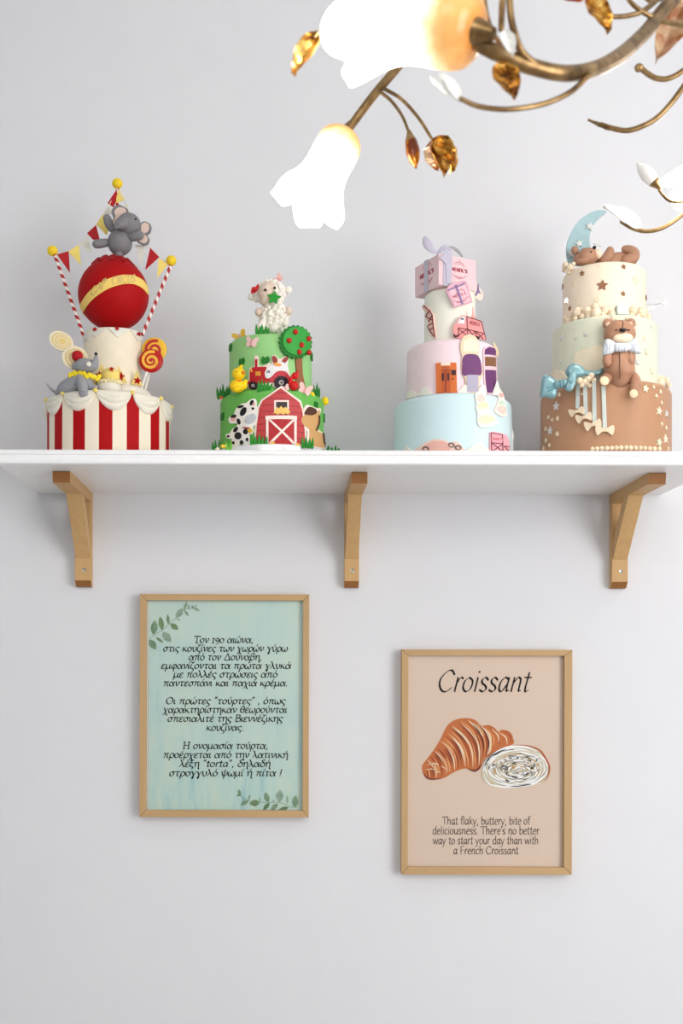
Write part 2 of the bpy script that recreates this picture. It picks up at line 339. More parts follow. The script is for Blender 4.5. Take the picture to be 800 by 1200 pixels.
# ------------------------------------------------------------------ pen lettering: strokes on a unit grid, x-height 1
G = {}
def glyphs(txt):
    for line in txt.strip().split('\n'):
        ch, wd, st = line.split('|'); out = []
        for q in st.split('/'):
            q = q.strip(); straight = q.startswith('!'); q = q.lstrip('!')
            out.append((straight, [tuple(float(a) for a in k.split(',')) for k in q.split()]))
        G[ch] = (float(wd), out)
glyphs('''
α|1.08|1,1 .86,.5 .5,.02 .15,.1 .05,.5 .3,.95 .6,.85 .78,.4 .88,.05 1.05,.08
β|.95|.02,-.55 .1,.5 .2,1.3 .5,1.55 .75,1.35 .68,1 .4,.85/.4,.85 .8,.7 .85,.3 .6,.02 .3,.02 .12,.2
γ|.95|0,.85 .15,1 .3,.8 .5,.1 .5,-.4 .4,-.58 .3,-.4 .5,.15 .9,1
δ|.92|.8,1.45 .5,1.55 .3,1.35 .5,1.05 .8,.7 .8,.25 .5,0 .15,.15 .08,.5 .3,.85 .6,.9
ε|.8|.72,.85 .45,1 .15,.85 .2,.6 .5,.52/.5,.52 .15,.45 .05,.2 .3,0 .55,.02 .75,.2
ζ|.75|.1,1.5 .4,1.42 .75,1.5/.75,1.5 .3,1.1 .08,.6 .1,.2 .4,.05 .65,-.15 .6,-.5 .3,-.7
η|.98|0,.8 .12,1 .22,.8 .2,0/.2,.6 .5,1 .75,.95 .82,.6 .82,0 .85,-.4 1,-.5
θ|.88|.4,0 .1,.3 .08,.9 .25,1.4 .5,1.5 .75,1.2 .78,.6 .6,.1 .4,0/.1,.78 .78,.78
ι|.42|.15,1 .12,.3 .2,.02 .4,.12
κ|.92|.15,1 .12,0/.8,1 .5,.75 .15,.5/.3,.58 .6,.2 .9,0
λ|.95|.05,1.5 .2,1.5 .4,1 .75,.1 .95,0/.45,.85 .25,.4 .02,0
μ|1.05|.15,1 .12,.3 0,-.6/.13,.3 .35,0 .6,.1 .78,.5/.8,1 .78,.3 .88,.02 1.02,.1
ν|.85|0,.9 .15,1 .25,.6 .35,0/.35,0 .65,.4 .78,.8 .7,1
ξ|.8|.1,1.5 .4,1.42 .7,1.5/.6,1.45 .25,1.3 .2,1.05 .55,.9/.45,.9 .1,.65 .1,.2 .4,.05 .65,-.1 .6,-.4 .4,-.5
ο|.9|.45,1 .12,.75 .1,.25 .42,0 .75,.25 .78,.75 .45,1
π|1.1|0,.85 .2,1 .6,.95 1.05,1/.35,.95 .3,.4 .15,0/.78,.97 .75,.3 .85,0 1,.1
ρ|.92|.05,-.6 .12,.3 .25,.85 .5,1 .8,.8 .8,.3 .5,0 .2,.15
σ|1|1,.95 .5,.97 .15,.75 .1,.25 .4,0 .72,.25 .75,.65 .55,.95
ς|.8|.75,.85 .45,1 .12,.75 .12,.35 .4,.1 .6,-.1 .55,-.4 .35,-.5
τ|.85|0,.85 .2,1 .5,.95 .85,1/.45,.95 .38,.35 .45,.02 .65,.08
υ|.93|0,.9 .12,1 .2,.6 .3,.1 .55,0 .8,.35 .82,.8 .72,1
φ|1.08|.4,.95 .1,.7 .1,.25 .5,0 .9,.25 .92,.75 .65,1 .52,.7 .48,-.6
χ|.95|0,.95 .15,1 .35,.6 .6,-.3 .8,-.55 .95,-.45/.9,1 .5,.3 .05,-.55
ψ|1.15|0,.95 .12,1 .18,.4 .45,.02 .85,.15 1.05,.6 1,1/.65,1.45 .55,.2 .5,-.6
ω|1.22|.25,1 .06,.6 .12,.1 .4,0 .6,.5/.6,.5 .7,.05 .95,.02 1.15,.45 1,1
Τ|1.15|!.02,1.25 .05,1.5 1.1,1.5 1.13,1.25/!.58,1.5 .56,0/!.35,0 .8,0
Δ|1.3|!.05,0 .65,1.5 1.2,0 .05,0
Ο|1.4|.7,1.5 .22,1.2 .1,.7 .3,.15 .7,0 1.15,.3 1.28,.8 1.05,1.35 .7,1.5
Β|1.05|!.2,1.5 .2,0/.1,1.5 .75,1.45 .8,1 .2,.82/.2,.82 .9,.75 .95,.2 .6,0 .1,0
Η|1.35|!.22,1.5 .22,0/!1.1,1.5 1.1,0/!.22,.78 1.1,.78/!0,1.5 .42,1.5/!0,0 .42,0/!.9,1.5 1.3,1.5/!.9,0 1.3,0
1|.55|!.25,1 .25,0/!.02,1 .48,1/!.02,0 .48,0
9|.88|.75,.7 .4,.35 .12,.65 .3,1 .65,.95 .78,.6 .6,-.1 .25,-.5
,|.4|.15,.1 .2,.05 .15,-.15 .05,-.3
.|.35|!.1,.1 .2,.02
"|.6|!.2,1.6 .12,1.2/!.45,1.6 .38,1.2
!|.5|!.3,1.5 .2,.4/!.14,.1 .2,.02
'|.3|!.2,1.55 .1,1.2
´|.3|!.0,1.2 .22,1.6
 |.55|!0,-9 0,-9.01
C|1.3|1.2,1.2 .9,1.5 .5,1.4 .12,.95 .12,.45 .45,.05 .85,.02 1.2,.3
r|.68|!.2,1 .17,0/.17,.5 .32,.85 .5,1 .66,.93
o|.92|.45,1 .12,.75 .1,.25 .42,0 .75,.25 .78,.75 .45,1
i|.42|!.2,1 .18,0/!.2,1.42 .24,1.36
s|.75|.65,.82 .4,1 .15,.85 .2,.6 .5,.42 .62,.2 .4,0 .08,.12
a|1|.75,.88 .45,1 .15,.65 .15,.15 .4,.02 .72,.5/.8,1 .76,.3 .82,.03 .98,.14
n|1|!.2,1 .16,0/.17,.55 .48,.98 .74,.9 .78,.5 .78,.06 .96,.08
t|.62|!.32,1.35 .25,.3/.25,.35 .28,.05 .4,.01 .58,.12/!0,1 .58,1
T|1.15|!.02,1.35 .05,1.5 1.1,1.5 1.13,1.35/!.58,1.5 .58,0
h|1|!.18,1.6 .16,0/.17,.55 .48,.98 .74,.9 .78,.5 .78,0
f|.6|.7,1.5 .48,1.6 .32,1.3 .28,.6 .28,0/!.02,1 .58,1
l|.4|!.2,1.6 .18,0
k|.92|!.2,1.6 .18,0/!.75,1 .2,.5/!.32,.6 .85,0
y|.92|!0,1 .42,.05/!.85,1 .42,.05 .2,-.5 0,-.55
b|.95|!.18,1.6 .17,.05/.18,.6 .45,1 .8,.75 .78,.25 .45,0 .18,.15
u|.98|.15,1 .14,.3 .35,.01 .6,.12 .78,.45/!.8,1 .8,0
e|.85|.12,.55 .75,.6 .65,.92 .42,1 .12,.65 .15,.2 .45,0 .75,.18
d|.95|.75,.85 .42,1 .12,.65 .15,.15 .45,0 .76,.3/!.78,1.6 .78,0
c|.8|.7,.82 .45,1 .12,.7 .12,.3 .42,0 .72,.15
w|1.3|!0,1 .35,0 .65,.95 .95,0 1.28,1
F|1|!.2,1.5 .2,0/!.2,1.5 .95,1.5/!.2,.8 .75,.8
M|1.5|!.1,0 .2,1.5 .7,.3 1.2,1.5 1.3,0
E|1|!.85,1.5 .15,1.5 .15,0 .85,0/!.15,.8 .7,.8
N|1.2|!.15,0 .15,1.5 1.0,0 1.0,1.5
D|1.25|.15,1.5 .8,1.4 1.1,.75 .8,.1 .15,0/!.15,1.5 .15,0
L|.95|!.15,1.5 .15,0 .85,0
S|1|.85,1.3 .5,1.5 .15,1.2 .3,.85 .75,.6 .8,.2 .45,0 .1,.2
I|.45|!.22,1.5 .22,0
R|1.1|!.15,0 .15,1.5/.15,1.5 .8,1.4 .8,.9 .15,.75/!.45,.75 .95,0
U|1.15|.15,1.5 .15,.4 .5,0 .9,.3 1,1.5
A|1.2|!.05,0 .6,1.5 1.15,0/!.25,.5 .95,.5
P|1.05|!.15,0 .15,1.5/.15,1.5 .85,1.4 .85,.85 .15,.7
''')
ACC = dict(zip('άέήίόύώ', 'αεηιουω'))
def text_quads(txt, slant, pen, thin, ang, track=.05):
    x = 0; out = []; nx, ny = math.cos(math.radians(ang)), math.sin(math.radians(ang))
    for ch in txt:
        strokes = []
        base = ACC.get(ch, ch); wd, st = G[base]; strokes += st
        if ch in ACC: strokes = strokes + [(True, [(wd * .48, 1.2), (wd * .48 + .2, 1.62)])]
        if ch != ' ':
            for straight, pts in strokes:
                q = [Vector((a, b, 0)) for a, b in pts]
                if not straight and len(q) > 2: q = smooth_pts(q, False, 4)
                q = [(x + p.x + slant * p.y, p.y) for p in q]
                for i in range(len(q) - 1):
                    dx, dy = q[i + 1][0] - q[i][0], q[i + 1][1] - q[i][1]; l = math.hypot(dx, dy)
                    if l < 1e-6: continue
                    hw = thin + pen / 2 * abs(dx / l * ny - dy / l * nx); ex, ey = dx / l * hw * .35, dy / l * hw * .35
                    ox, oy = -dy / l * hw, dx / l * hw
                    out.append([(q[i][0] - ex + ox, q[i][1] - ey + oy), (q[i + 1][0] + ex + ox, q[i + 1][1] + ey + oy), (q[i + 1][0] + ex - ox, q[i + 1][1] + ey - oy), (q[i][0] - ex - ox, q[i][1] - ey - oy)])
        x += wd + track
    return out, x
def write(surf, lines, mat, name, parent, xh, slant=.1, pen=.2, thin=.05, ang=40, h=.0003, **props):
    """lines: (text, left, right, baseline at the left, baseline at the right) in picture units; xh the x-height there"""
    m = M()
    for ln in lines:
        txt, l, r, y0 = ln[:4]; y1 = ln[4] if len(ln) > 4 else y0
        q, wd = text_quads(txt, slant, pen, thin, ang); kx = (r - l) / wd; hx, hy = -(y1 - y0) / (r - l) * xh, xh
        for quad in q:
            uv = [surf.uv(l + a * kx, y0 + (y1 - y0) * (a / wd) - b * xh) for a, b in quad]
            m.add([surf.pt(u, v, h) for u, v in uv], [(0, 1, 2, 3)])
    return m.build(name, mat, parent, 30, **props)

# ------------------------------------------------------------------ framed posters
def glass_mat():
    m = bpy.data.materials.new('picture_glass'); m.use_nodes = True; nt = m.node_tree; nt.nodes.remove(nt.nodes['Principled BSDF'])
    out = nt.nodes['Material Output']; a = nd(nt, 'ShaderNodeBsdfTransparent'); b = nd(nt, 'ShaderNodeBsdfGlossy'); b.inputs['Roughness'].default_value = .03
    f = nd(nt, 'ShaderNodeFresnel'); f.inputs[0].default_value = 1.25; mx = nd(nt, 'ShaderNodeMixShader')
    nt.links.new(f.outputs[0], mx.inputs[0]); nt.links.new(a.outputs[0], mx.inputs[1]); nt.links.new(b.outputs[0], mx.inputs[2]); nt.links.new(mx.outputs[0], out.inputs[0]); return m
GLASS = glass_mat()
def frame(outer, inner, label, paper_rect, paper_mat):
    FD, PD = .022, .0125
    f = Flat(FD); l, t_ = f.uv(outer[0], outer[1]); r, b = f.uv(outer[2], outer[3]); il, it = f.uv(inner[0], inner[1]); ir, ib = f.uv(inner[2], inner[3])
    T = thing('framed_poster', ((l + r) / 2, 0, b), label, 'poster')
    def bar(q, name, mat):
        n = len(q); m = M(); e = .0012; cx = sum(p[0] for p in q) / n; cz = sum(p[1] for p in q) / n
        q2 = [(p[0] + (cx - p[0]) * .004, p[1] + (cz - p[1]) * .004) for p in q]
        m.add([(p[0], 0, p[1]) for p in q] + [(p[0], -FD + e, p[1]) for p in q] + [(p[0], -FD, p[1]) for p in q2], [tuple(range(n)), tuple(range(2 * n, 3 * n))] + [(a * n + i, a * n + (i + 1) % n, (a + 1) * n + (i + 1) % n, (a + 1) * n + i) for a in (0, 1) for i in range(n)])
        m.build(name, mat, T, 30)
    bar([(l, t_), (r, t_), (ir, it), (il, it)], 'rail', WOODX); bar([(l, b), (r, b), (ir, ib), (il, ib)], 'rail', WOODX)
    bar([(l, t_), (l, b), (il, ib), (il, it)], 'stile', WOODP); bar([(r, t_), (r, b), (ir, ib), (ir, it)], 'stile', WOODP)
    s = Flat(PD)
    M().box((il - .003, -PD + .001, ib - .003), (ir + .003, -.003, it + .003)).build('backing_card', plain((236, 236, 232), .8, name='card'), T)
    a, c = s.uv(paper_rect[0], paper_rect[1]); b2, d2 = s.uv(paper_rect[2], paper_rect[3])
    M().box((a, -PD, d2), (b2, -PD + .0006, c)).build('print', paper_mat, T)
    M().box((il - .002, -PD - .0035, ib - .002), (ir + .002, -PD - .0015, it + .002)).build('glass', GLASS, T)
    return T, s
def watercolour():
    m, nt, p = newmat('watercolour_paper')
    f = noise(nt, 9, 5); g = noise(nt, 5, 5, (9, 1, 1.6), .65); h = noise(nt, 30, 3)
    c = ramp(nt, f, [(.3, lin((190, 217, 215))), (.5, lin((204, 225, 218))), (.7, lin((212, 227, 212)))])
    c2 = ramp(nt, g, [(.35, lin((214, 228, 210))), (.55, lin((190, 220, 214))), (.72, lin((146, 198, 204)))])
    tc = nd(nt, 'ShaderNodeTexCoord'); sp = nd(nt, 'ShaderNodeSeparateXYZ'); nt.links.new(tc.outputs['Generated'], sp.inputs[0])
    k = ramp(nt, sp.outputs[2], [(0, (.9, .9, .9, 1)), (.35, (.35, .35, .35, 1)), (1, (.12, .12, .12, 1))])
    c = mixc(nt, k, c, c2); c = mixc(nt, .12, c, mixc(nt, h, lin((176, 206, 206)), lin((230, 236, 226))))
    nt.links.new(c, p.inputs['Base Color']); p.inputs['Roughness'].default_value = .8; p.inputs['Specular IOR Level'].default_value = .1; return m
INK = plain((30, 40, 38), .8, name='ink')
T, s = frame((163.9, 696, 361.5, 957.9), (171.6, 703.2, 354.6, 950), 'oak framed mint-green print of Greek lettering with leaf sprigs, hanging lower left', (174, 703, 355.5, 950.5), watercolour())
write(s, [('Τον 19ο αιώνα,', 227, 297, 753.3), ('στις κουζίνες των χωρών γύρω', 191, 337, 763.4), ('από τον Δούναβη,', 221, 307, 773.5), ('εμφανίζονται τα πρώτα γλυκά', 188.6, 341, 783.6), ('με πολλές στρώσεις από', 203, 325, 793.8), ('παντεσπάνι και παχιά κρέμα.', 191, 337, 804),
          ('Οι πρώτες "τούρτες" , όπως', 194, 334.5, 825), ('χαρακτηρίστηκαν θεωρούνται', 191, 336.5, 835.2), ('σπεσιαλιτέ της Βιεννέζικης', 196, 331.5, 845.6), ('κουζίνας.', 241.5, 285.5, 856.2),
          ('Η ονομασία τούρτα,', 214, 314, 877.4), ('προέρχεται από την λατινική', 191, 337.5, 888), ('λέξη "torta", δηλαδή', 210, 317, 898.6), ('στρογγυλό ψωμί ή πίτα !', 198, 330.5, 909.4)],
      INK, 'lettering', T, 5.2, .12, .16, .045, 40)
def leaf_mat(c0, c1):
    m, nt, p = newmat('printed_leaf'); nt.links.new(mixc(nt, ramp(nt, noise(nt, 70, 3), [(.35, (0, 0, 0, 1)), (.65, (1, 1, 1, 1))]), lin(c0), lin(c1)), p.inputs['Base Color']); p.inputs['Roughness'].default_value = .8; return m
LG = [leaf_mat((112, 142, 112), (150, 176, 142)), leaf_mat((92, 124, 92), (132, 158, 112)), leaf_mat((134, 162, 142), (170, 190, 168))]
def sprig(stem, leaves, sc_, ox, oy):
    f = lambda q: (ox + q[0] / sc_, oy + q[1] / sc_)
    sp = decal(s, bandq([f(q) for q in stem], .5), LG[1], 'leaf_sprig', T, 0, .0003)
    for i, (x0, y0, x1, y1, wd) in enumerate(leaves):
        a, b = f((x0, y0)), f((x1, y1)); dx, dy = b[0] - a[0], b[1] - a[1]; k = wd / sc_ / math.hypot(dx, dy) / 2
        q = [a, (a[0] + dx * .25 - dy * k * .8, a[1] + dy * .25 + dx * k * .8), (a[0] + dx * .55 - dy * k, a[1] + dy * .55 + dx * k), (a[0] + dx * .85 - dy * k * .5, a[1] + dy * .85 + dx * k * .5), b,
             (a[0] + dx * .85 + dy * k * .5, a[1] + dy * .85 - dx * k * .5), (a[0] + dx * .55 + dy * k, a[1] + dy * .55 - dx * k), (a[0] + dx * .25 + dy * k * .8, a[1] + dy * .25 - dx * k * .8)]
        decal(s, smooth2(q, 2), LG[i % 3], 'leaf', sp, 0, .0005 + .00004 * i)
sprig([(120, 450), (240, 370), (305, 315), (370, 255), (440, 185), (540, 165)], [(160, 415, 172, 278, 66), (240, 370, 220, 245, 50), (245, 390, 322, 482, 70), (300, 318, 292, 225, 28), (318, 312, 390, 365, 50), (370, 255, 432, 168, 56), (445, 180, 472, 105, 28), (450, 185, 488, 240, 16), (530, 160, 595, 192, 26), (122, 460, 182, 552, 62), (182, 438, 250, 488, 24), (375, 258, 408, 285, 16), (485, 175, 492, 130, 14), (525, 165, 522, 140, 16), (540, 158, 566, 132, 10)], 8, 160, 692)
sprig([(120, 245), (200, 290), (300, 305), (385, 308), (480, 310), (600, 355)], [(125, 255, 112, 190, 30), (128, 240, 90, 248, 14), (200, 290, 212, 235, 18), (200, 290, 128, 333, 34), (298, 308, 208, 318, 56), (300, 305, 300, 258, 14), (375, 306, 350, 216, 46), (385, 312, 330, 376, 36), (472, 304, 482, 195, 62), (460, 320, 398, 377, 40), (558, 350, 465, 376, 34), (545, 320, 545, 245, 20), (615, 355, 618, 245, 58), (420, 300, 420, 285, 14), (160, 282, 150, 300, 10)], 7.62, 265, 900)

def blush():
    m, nt, p = newmat('blush_paper'); nt.links.new(mixc(nt, noise(nt, 4, 3), lin((222, 200, 183)), lin((230, 209, 193))), p.inputs['Base Color']); p.inputs['Roughness'].default_value = .75; p.inputs['Specular IOR Level'].default_value = .15; return m
T, s = frame((470.9, 761, 669.7, 1025.2), (478.2, 768, 660.6, 1016.6), 'pale oak framed blush print of a croissant and its cut half, hanging lower right', (477, 767, 661.5, 1018), blush())
write(s, [('Croissant', 511.5, 620, 810.5)], plain((44, 30, 28), .8, name='ink_brown'), 'title_lettering', T, 16.6, .27, .13, .022, 28)
write(s, [('That flaky, buttery, bite of', 518, 621, 966.3), ("deliciousness. There's no better", 506.7, 632, 977.7), ('way to start your day than with', 507, 631, 989.2), ('a French Croissant', 531, 607.5, 1001)], plain((122, 102, 92), .8, name='ink_taupe'), 'text_lettering', T, 6.1, .0, .1, .045, 20)
K = 800 / 165.0; cq = lambda q: [(485 + a / K, 835 + b / K) for a, b in q]
CRUST = [plain(c, .75, name='printed_crust') for c in ((204, 118, 66), (160, 76, 46), (236, 170, 112), (252, 226, 192), (184, 92, 50), (116, 52, 42))]
body = [(45, 305), (52, 350), (75, 378), (115, 383), (170, 372), (215, 345), (260, 325), (300, 318), (330, 332), (370, 325), (385, 300), (400, 265), (440, 235), (490, 205), (562, 180), (562, 145), (545, 110), (500, 97), (478, 110), (455, 85), (420, 70), (385, 75), (350, 45), (310, 32), (250, 36), (205, 58), (175, 95), (150, 150), (110, 215), (72, 265)]
cr = decal(s, smooth2(cq(body), 3), CRUST[0], 'croissant_picture', T, 0, .0003)
rr = random.Random(5)
up = [(48, 300), (80, 255), (115, 210), (140, 165), (165, 115), (190, 78), (225, 48), (270, 34), (320, 38), (360, 60)]
dn = [(75, 378), (130, 380), (180, 366), (230, 338), (275, 318), (320, 328), (350, 328), (380, 300), (398, 262), (420, 245)]
def lerp_poly(pl, t):
    x = t * (len(pl) - 1); i = min(int(x), len(pl) - 2); f = x - i; return (pl[i][0] + (pl[i + 1][0] - pl[i][0]) * f, pl[i][1] + (pl[i + 1][1] - pl[i][1]) * f)
groups = {1: [], 2: [], 3: [], 4: [], 5: []}
for i in range(64):
    t_ = ((i * 37) % 64 + .5) / 64; a, b = lerp_poly(up, t_), lerp_poly(dn, t_); u0, u1 = rr.choice(((.03, .5), (.05, .95), (.35, .96), (.2, .8))); u0 += rr.uniform(-.02, .06); bow = .22 + .12 * t_
    def at(u): x = a[0] + (b[0] - a[0]) * u; y = a[1] + (b[1] - a[1]) * u; k = math.sin(PI * u) * bow; return (x + k * abs(b[1] - a[1]) * .55 + 6 * k, y - k * abs(b[0] - a[0]) * .55)
    q = cq([at(u0 + (u1 - u0) * j / 5) for j in range(6)])
    groups[(1, 3, 4, 2, 5, 2, 3, 1)[i % 8]] += bandq(q, rr.uniform(.8, 2.0) * (1.5 if i % 8 in (0, 2, 5) else 1), True)
for q, wd, g in (([(385, 78), (430, 130), (432, 210), (415, 240)], 2.2, 3), ([(400, 82), (450, 140), (448, 200)], 1.6, 2), ([(420, 75), (470, 120), (488, 195)], 1.4, 1), ([(478, 112), (520, 140), (530, 185)], 1.5, 3), ([(500, 100), (545, 130), (552, 175)], 1.3, 1), ([(440, 90), (475, 130), (480, 170)], 1.5, 3), ([(50, 340), (85, 376), (160, 375)], 1.6, 5), ([(300, 318), (350, 330), (388, 290)], 2.4, 5), ([(392, 282), (440, 238), (500, 202)], 1.4, 5), ([(70, 300), (120, 290), (200, 330)], 1.4, 3), ([(62, 325), (110, 322), (160, 350)], 1.2, 3)): groups[g] += bandq(cq(q), wd, True)
for g, q in groups.items(): decal(s, q, CRUST[g], 'crust_stripe', cr, 0, .0004 + .0001 * g)
half = [(385, 330), (400, 285), (440, 245), (510, 203), (590, 183), (660, 195), (712, 215), (742, 250), (770, 310), (762, 360), (730, 397), (660, 415), (560, 427), (480, 425), (418, 408), (388, 372)]
hf = decal(s, smooth2(cq(half), 3), plain((216, 206, 184), .75, name='printed_crumb'), 'croissant_half_picture', T, 0, .0010)
W_, GR, TN, BRN = [], [], [], []
for k, (rx, ry) in enumerate(((178, 104), (158, 90), (138, 76), (118, 64), (98, 52), (78, 42), (58, 31), (38, 21), (20, 11))):
    for j in range(5):
        a0 = j * 72 + k * 41 + rr.uniform(-15, 15); a1 = a0 + rr.uniform(50, 84)
        q = [(580 + 22 * (1 - rx / 178) + rx * math.cos(math.radians(a0 + (a1 - a0) * i / 5)) + rr.uniform(-3, 3), 312 + 28 * (1 - rx / 178) + ry * math.sin(math.radians(a0 + (a1 - a0) * i / 5)) + rr.uniform(-2, 2)) for i in range(6)]
        W_ += bandq(cq(q), rr.uniform(1.5, 2.6), True)
        q2 = [(x + 4, y + 7) for x, y in q]; (GR if (k + j) % 3 else TN).extend(bandq(cq(q2), rr.uniform(.9, 1.6), True))
for k in range(34):
    a0 = rr.uniform(0, 360); rx = rr.uniform(50, 168); ry = rx * .57; a1 = a0 + rr.uniform(16, 40); g = rr.uniform(.72, .9)
    W_ += bandq(cq([(582 + rx * math.cos(math.radians(a0)), 322 + ry * math.sin(math.radians(a0))), (580 + rx * .95 * math.cos(math.radians((a0 + a1) / 2)), 320 + ry * .92 * math.sin(math.radians((a0 + a1) / 2))), (580 + rx * g * math.cos(math.radians(a1)), 322 + ry * g * math.sin(math.radians(a1)))]), rr.uniform(1.2, 2.2), True)
    a2 = a0 + 20; TN.append(cq(ell(580 + rx * .8 * math.cos(math.radians(a2)), 326 + ry * .8 * math.sin(math.radians(a2)), rr.uniform(9, 18), rr.uniform(5, 9), rr.uniform(-40, 40), 12)))
    if k % 3 == 0: GR.append(cq(ell(580 + rx * .62 * math.cos(math.radians(a2 + 9)), 328 + ry * .62 * math.sin(math.radians(a2 + 9)), rr.uniform(5, 11), rr.uniform(3, 5), rr.uniform(-40, 40), 10)))
W_ += bandq(cq([(392, 340), (402, 288), (445, 244), (515, 205), (590, 192), (655, 202), (700, 222)]), 3.6, True) + bandq(cq([(400, 300), (450, 258), (520, 222), (600, 210), (660, 222)]), 2.6, True) + bandq(cq([(395, 350), (420, 400), (480, 420), (560, 422), (660, 412), (720, 395)]), 2.4, True)
for q in ([(560, 186), (640, 188), (705, 210), (740, 250), (768, 310), (758, 365), (735, 392)], ): BRN += bandq(cq(q), 2.0, True)
TN += [cq(ell(550, 316, 26, 17, -20)), cq(ell(460, 330, 18, 24, 10)), cq(ell(560, 245, 55, 10, -8)), cq(ell(640, 262, 40, 9, 10)), cq(ell(655, 320, 24, 14, 20)), cq(ell(440, 405, 16, 6, 20))]
decal(s, TN, plain((198, 162, 110), .75, name='printed_tan'), 'crumb_hollow', hf, 0, .0011); decal(s, GR, plain((146, 138, 126), .75, name='printed_grey'), 'crumb_shade', hf, 0, .0012)
decal(s, W_, plain((252, 252, 250), .75, name='printed_white'), 'crumb_line', hf, 0, .0013); decal(s, BRN, CRUST[4], 'crust_edge', hf, 0, .0014)
# a nail head and a filled hole in the wall by the shelf
for px, py, lab in ((33, 569, 'tiny nail head in the wall just below the left end of the shelf'),):
    p = P(px, py, 0); m = M().sphere(p + Vector((0, -.0005, 0)), (.0022, .0012, .0022), n=14, m=8); m.build('nail_head', plain((120, 112, 100), .4, .6, name='nail'), None, label=lab, category='nail')

# ================================================================== cakes
def rgb(*c): return c
def tier_mesh(c, zb, zt, rnd=.006, top=True):
    pr = [(0, zb), (c.r - .0015, zb), (c.r, zb + .0015), (c.r, zt - rnd)]
    pr += [(c.r - rnd + rnd * math.cos(a), zt - rnd + rnd * math.sin(a)) for a in (PI / 2 * i / 6 for i in range(1, 7))] + [(0, zt + .0006)]
    return M().lathe(c.cx, c.cy, [(max(r, .0), z) for r, z in pr], 96)
def on_ball(px, py, d): return P(px, py, d)
def blob(px, py, rx, ry, d, rot=0, ry3=None, n=20, m=13):       # an ellipsoid seen as rx by ry, tilted rot degrees clockwise
    k = pxm(d); R = Matrix.Rotation(math.radians(rot), 3, 'Y')
    return M().sphere(P(px, py, d), (rx * k, (ry3 if ry3 else (rx + ry) / 2) * k, ry * k), R, n, m)
def snake(pts, n=12, flat=1, sm=4):                              # a round-section roll through (px, py, d, radius)
    q = smooth_pts([P(a, b, d) for a, b, d, r in pts], False, sm); rr_ = [Vector((r * pxm(d), 0, 0)) for a, b, d, r in pts]
    rr_ = [v.x for v in smooth_pts(rr_, False, sm)]
    return M().tube(q, rr_, n, 0, flat)
def blades(spots, d_of, h, mat, name, parent, wd=.0028):        # pointed blades of sugar grass standing up
    m = M()
    for (px, py, hh, lean) in spots:
        base = d_of(px, py); k = pxm(-base.y); H = hh * k
        tip = base + Vector((lean * k, -.002, H)); mid = base.lerp(tip, .5) + Vector((0, -.0008, 0))
        m.tube([base - Vector((0, 0, .001)), base.lerp(tip, .3), mid.lerp(tip, .4), tip], [wd * .9, wd, wd * .6, wd * .1], 8, 0, .6)
    return m.build(name, mat, parent)
def stamp(surf, cx, cy, poly, mat, name, parent, thick=.001, off=0, step=.004):      # a cut-out pressed on where (cx, cy) meets the surface
    u, v = surf.uv(cx, cy); k = pxm(.22); m = M(); m.plate(surf, [(u + (p[0] - cx) * k, v - (p[1] - cy) * k) for p in poly], thick, off, step); return m.build(name, mat, parent, 35)
def pillow(poly, d, thick, mat, name, parent, curve=0):                                # a puffed cut-out: rings of its own outline rising to a soft top
    pts = [P(a, b, d) for a, b in smooth2(poly, 4)]; c = sum(pts, Vector()) / len(pts); n = len(pts); vs = []; fs = []
    rings = [(.94, 0), (1, .22), (.985, .5), (.9, .78), (.72, .93), (.48, 1), (.24, 1), (.05, 1)]
    for s_, h in rings: vs += [c + (p - c) * s_ + Vector((0, -h * thick, 0)) for p in pts]
    for i in range(len(rings) - 1):
        for j in range(n): k = (j + 1) % n; fs.append((i * n + j, i * n + k, (i + 1) * n + k, (i + 1) * n + j))
    fs += [tuple(range(n)), tuple((len(rings) - 1) * n + j for j in range(n))]
    return M().add(vs, fs).build(name, mat, parent, 70)
WHITEI = fondant((240, 236, 226)); CREAM = fondant((240, 224, 198)); YEL = fondant((244, 208, 40)); RED = fondant((172, 8, 14), .6, .07, .15); BLACK = fondant((22, 20, 22), .3)

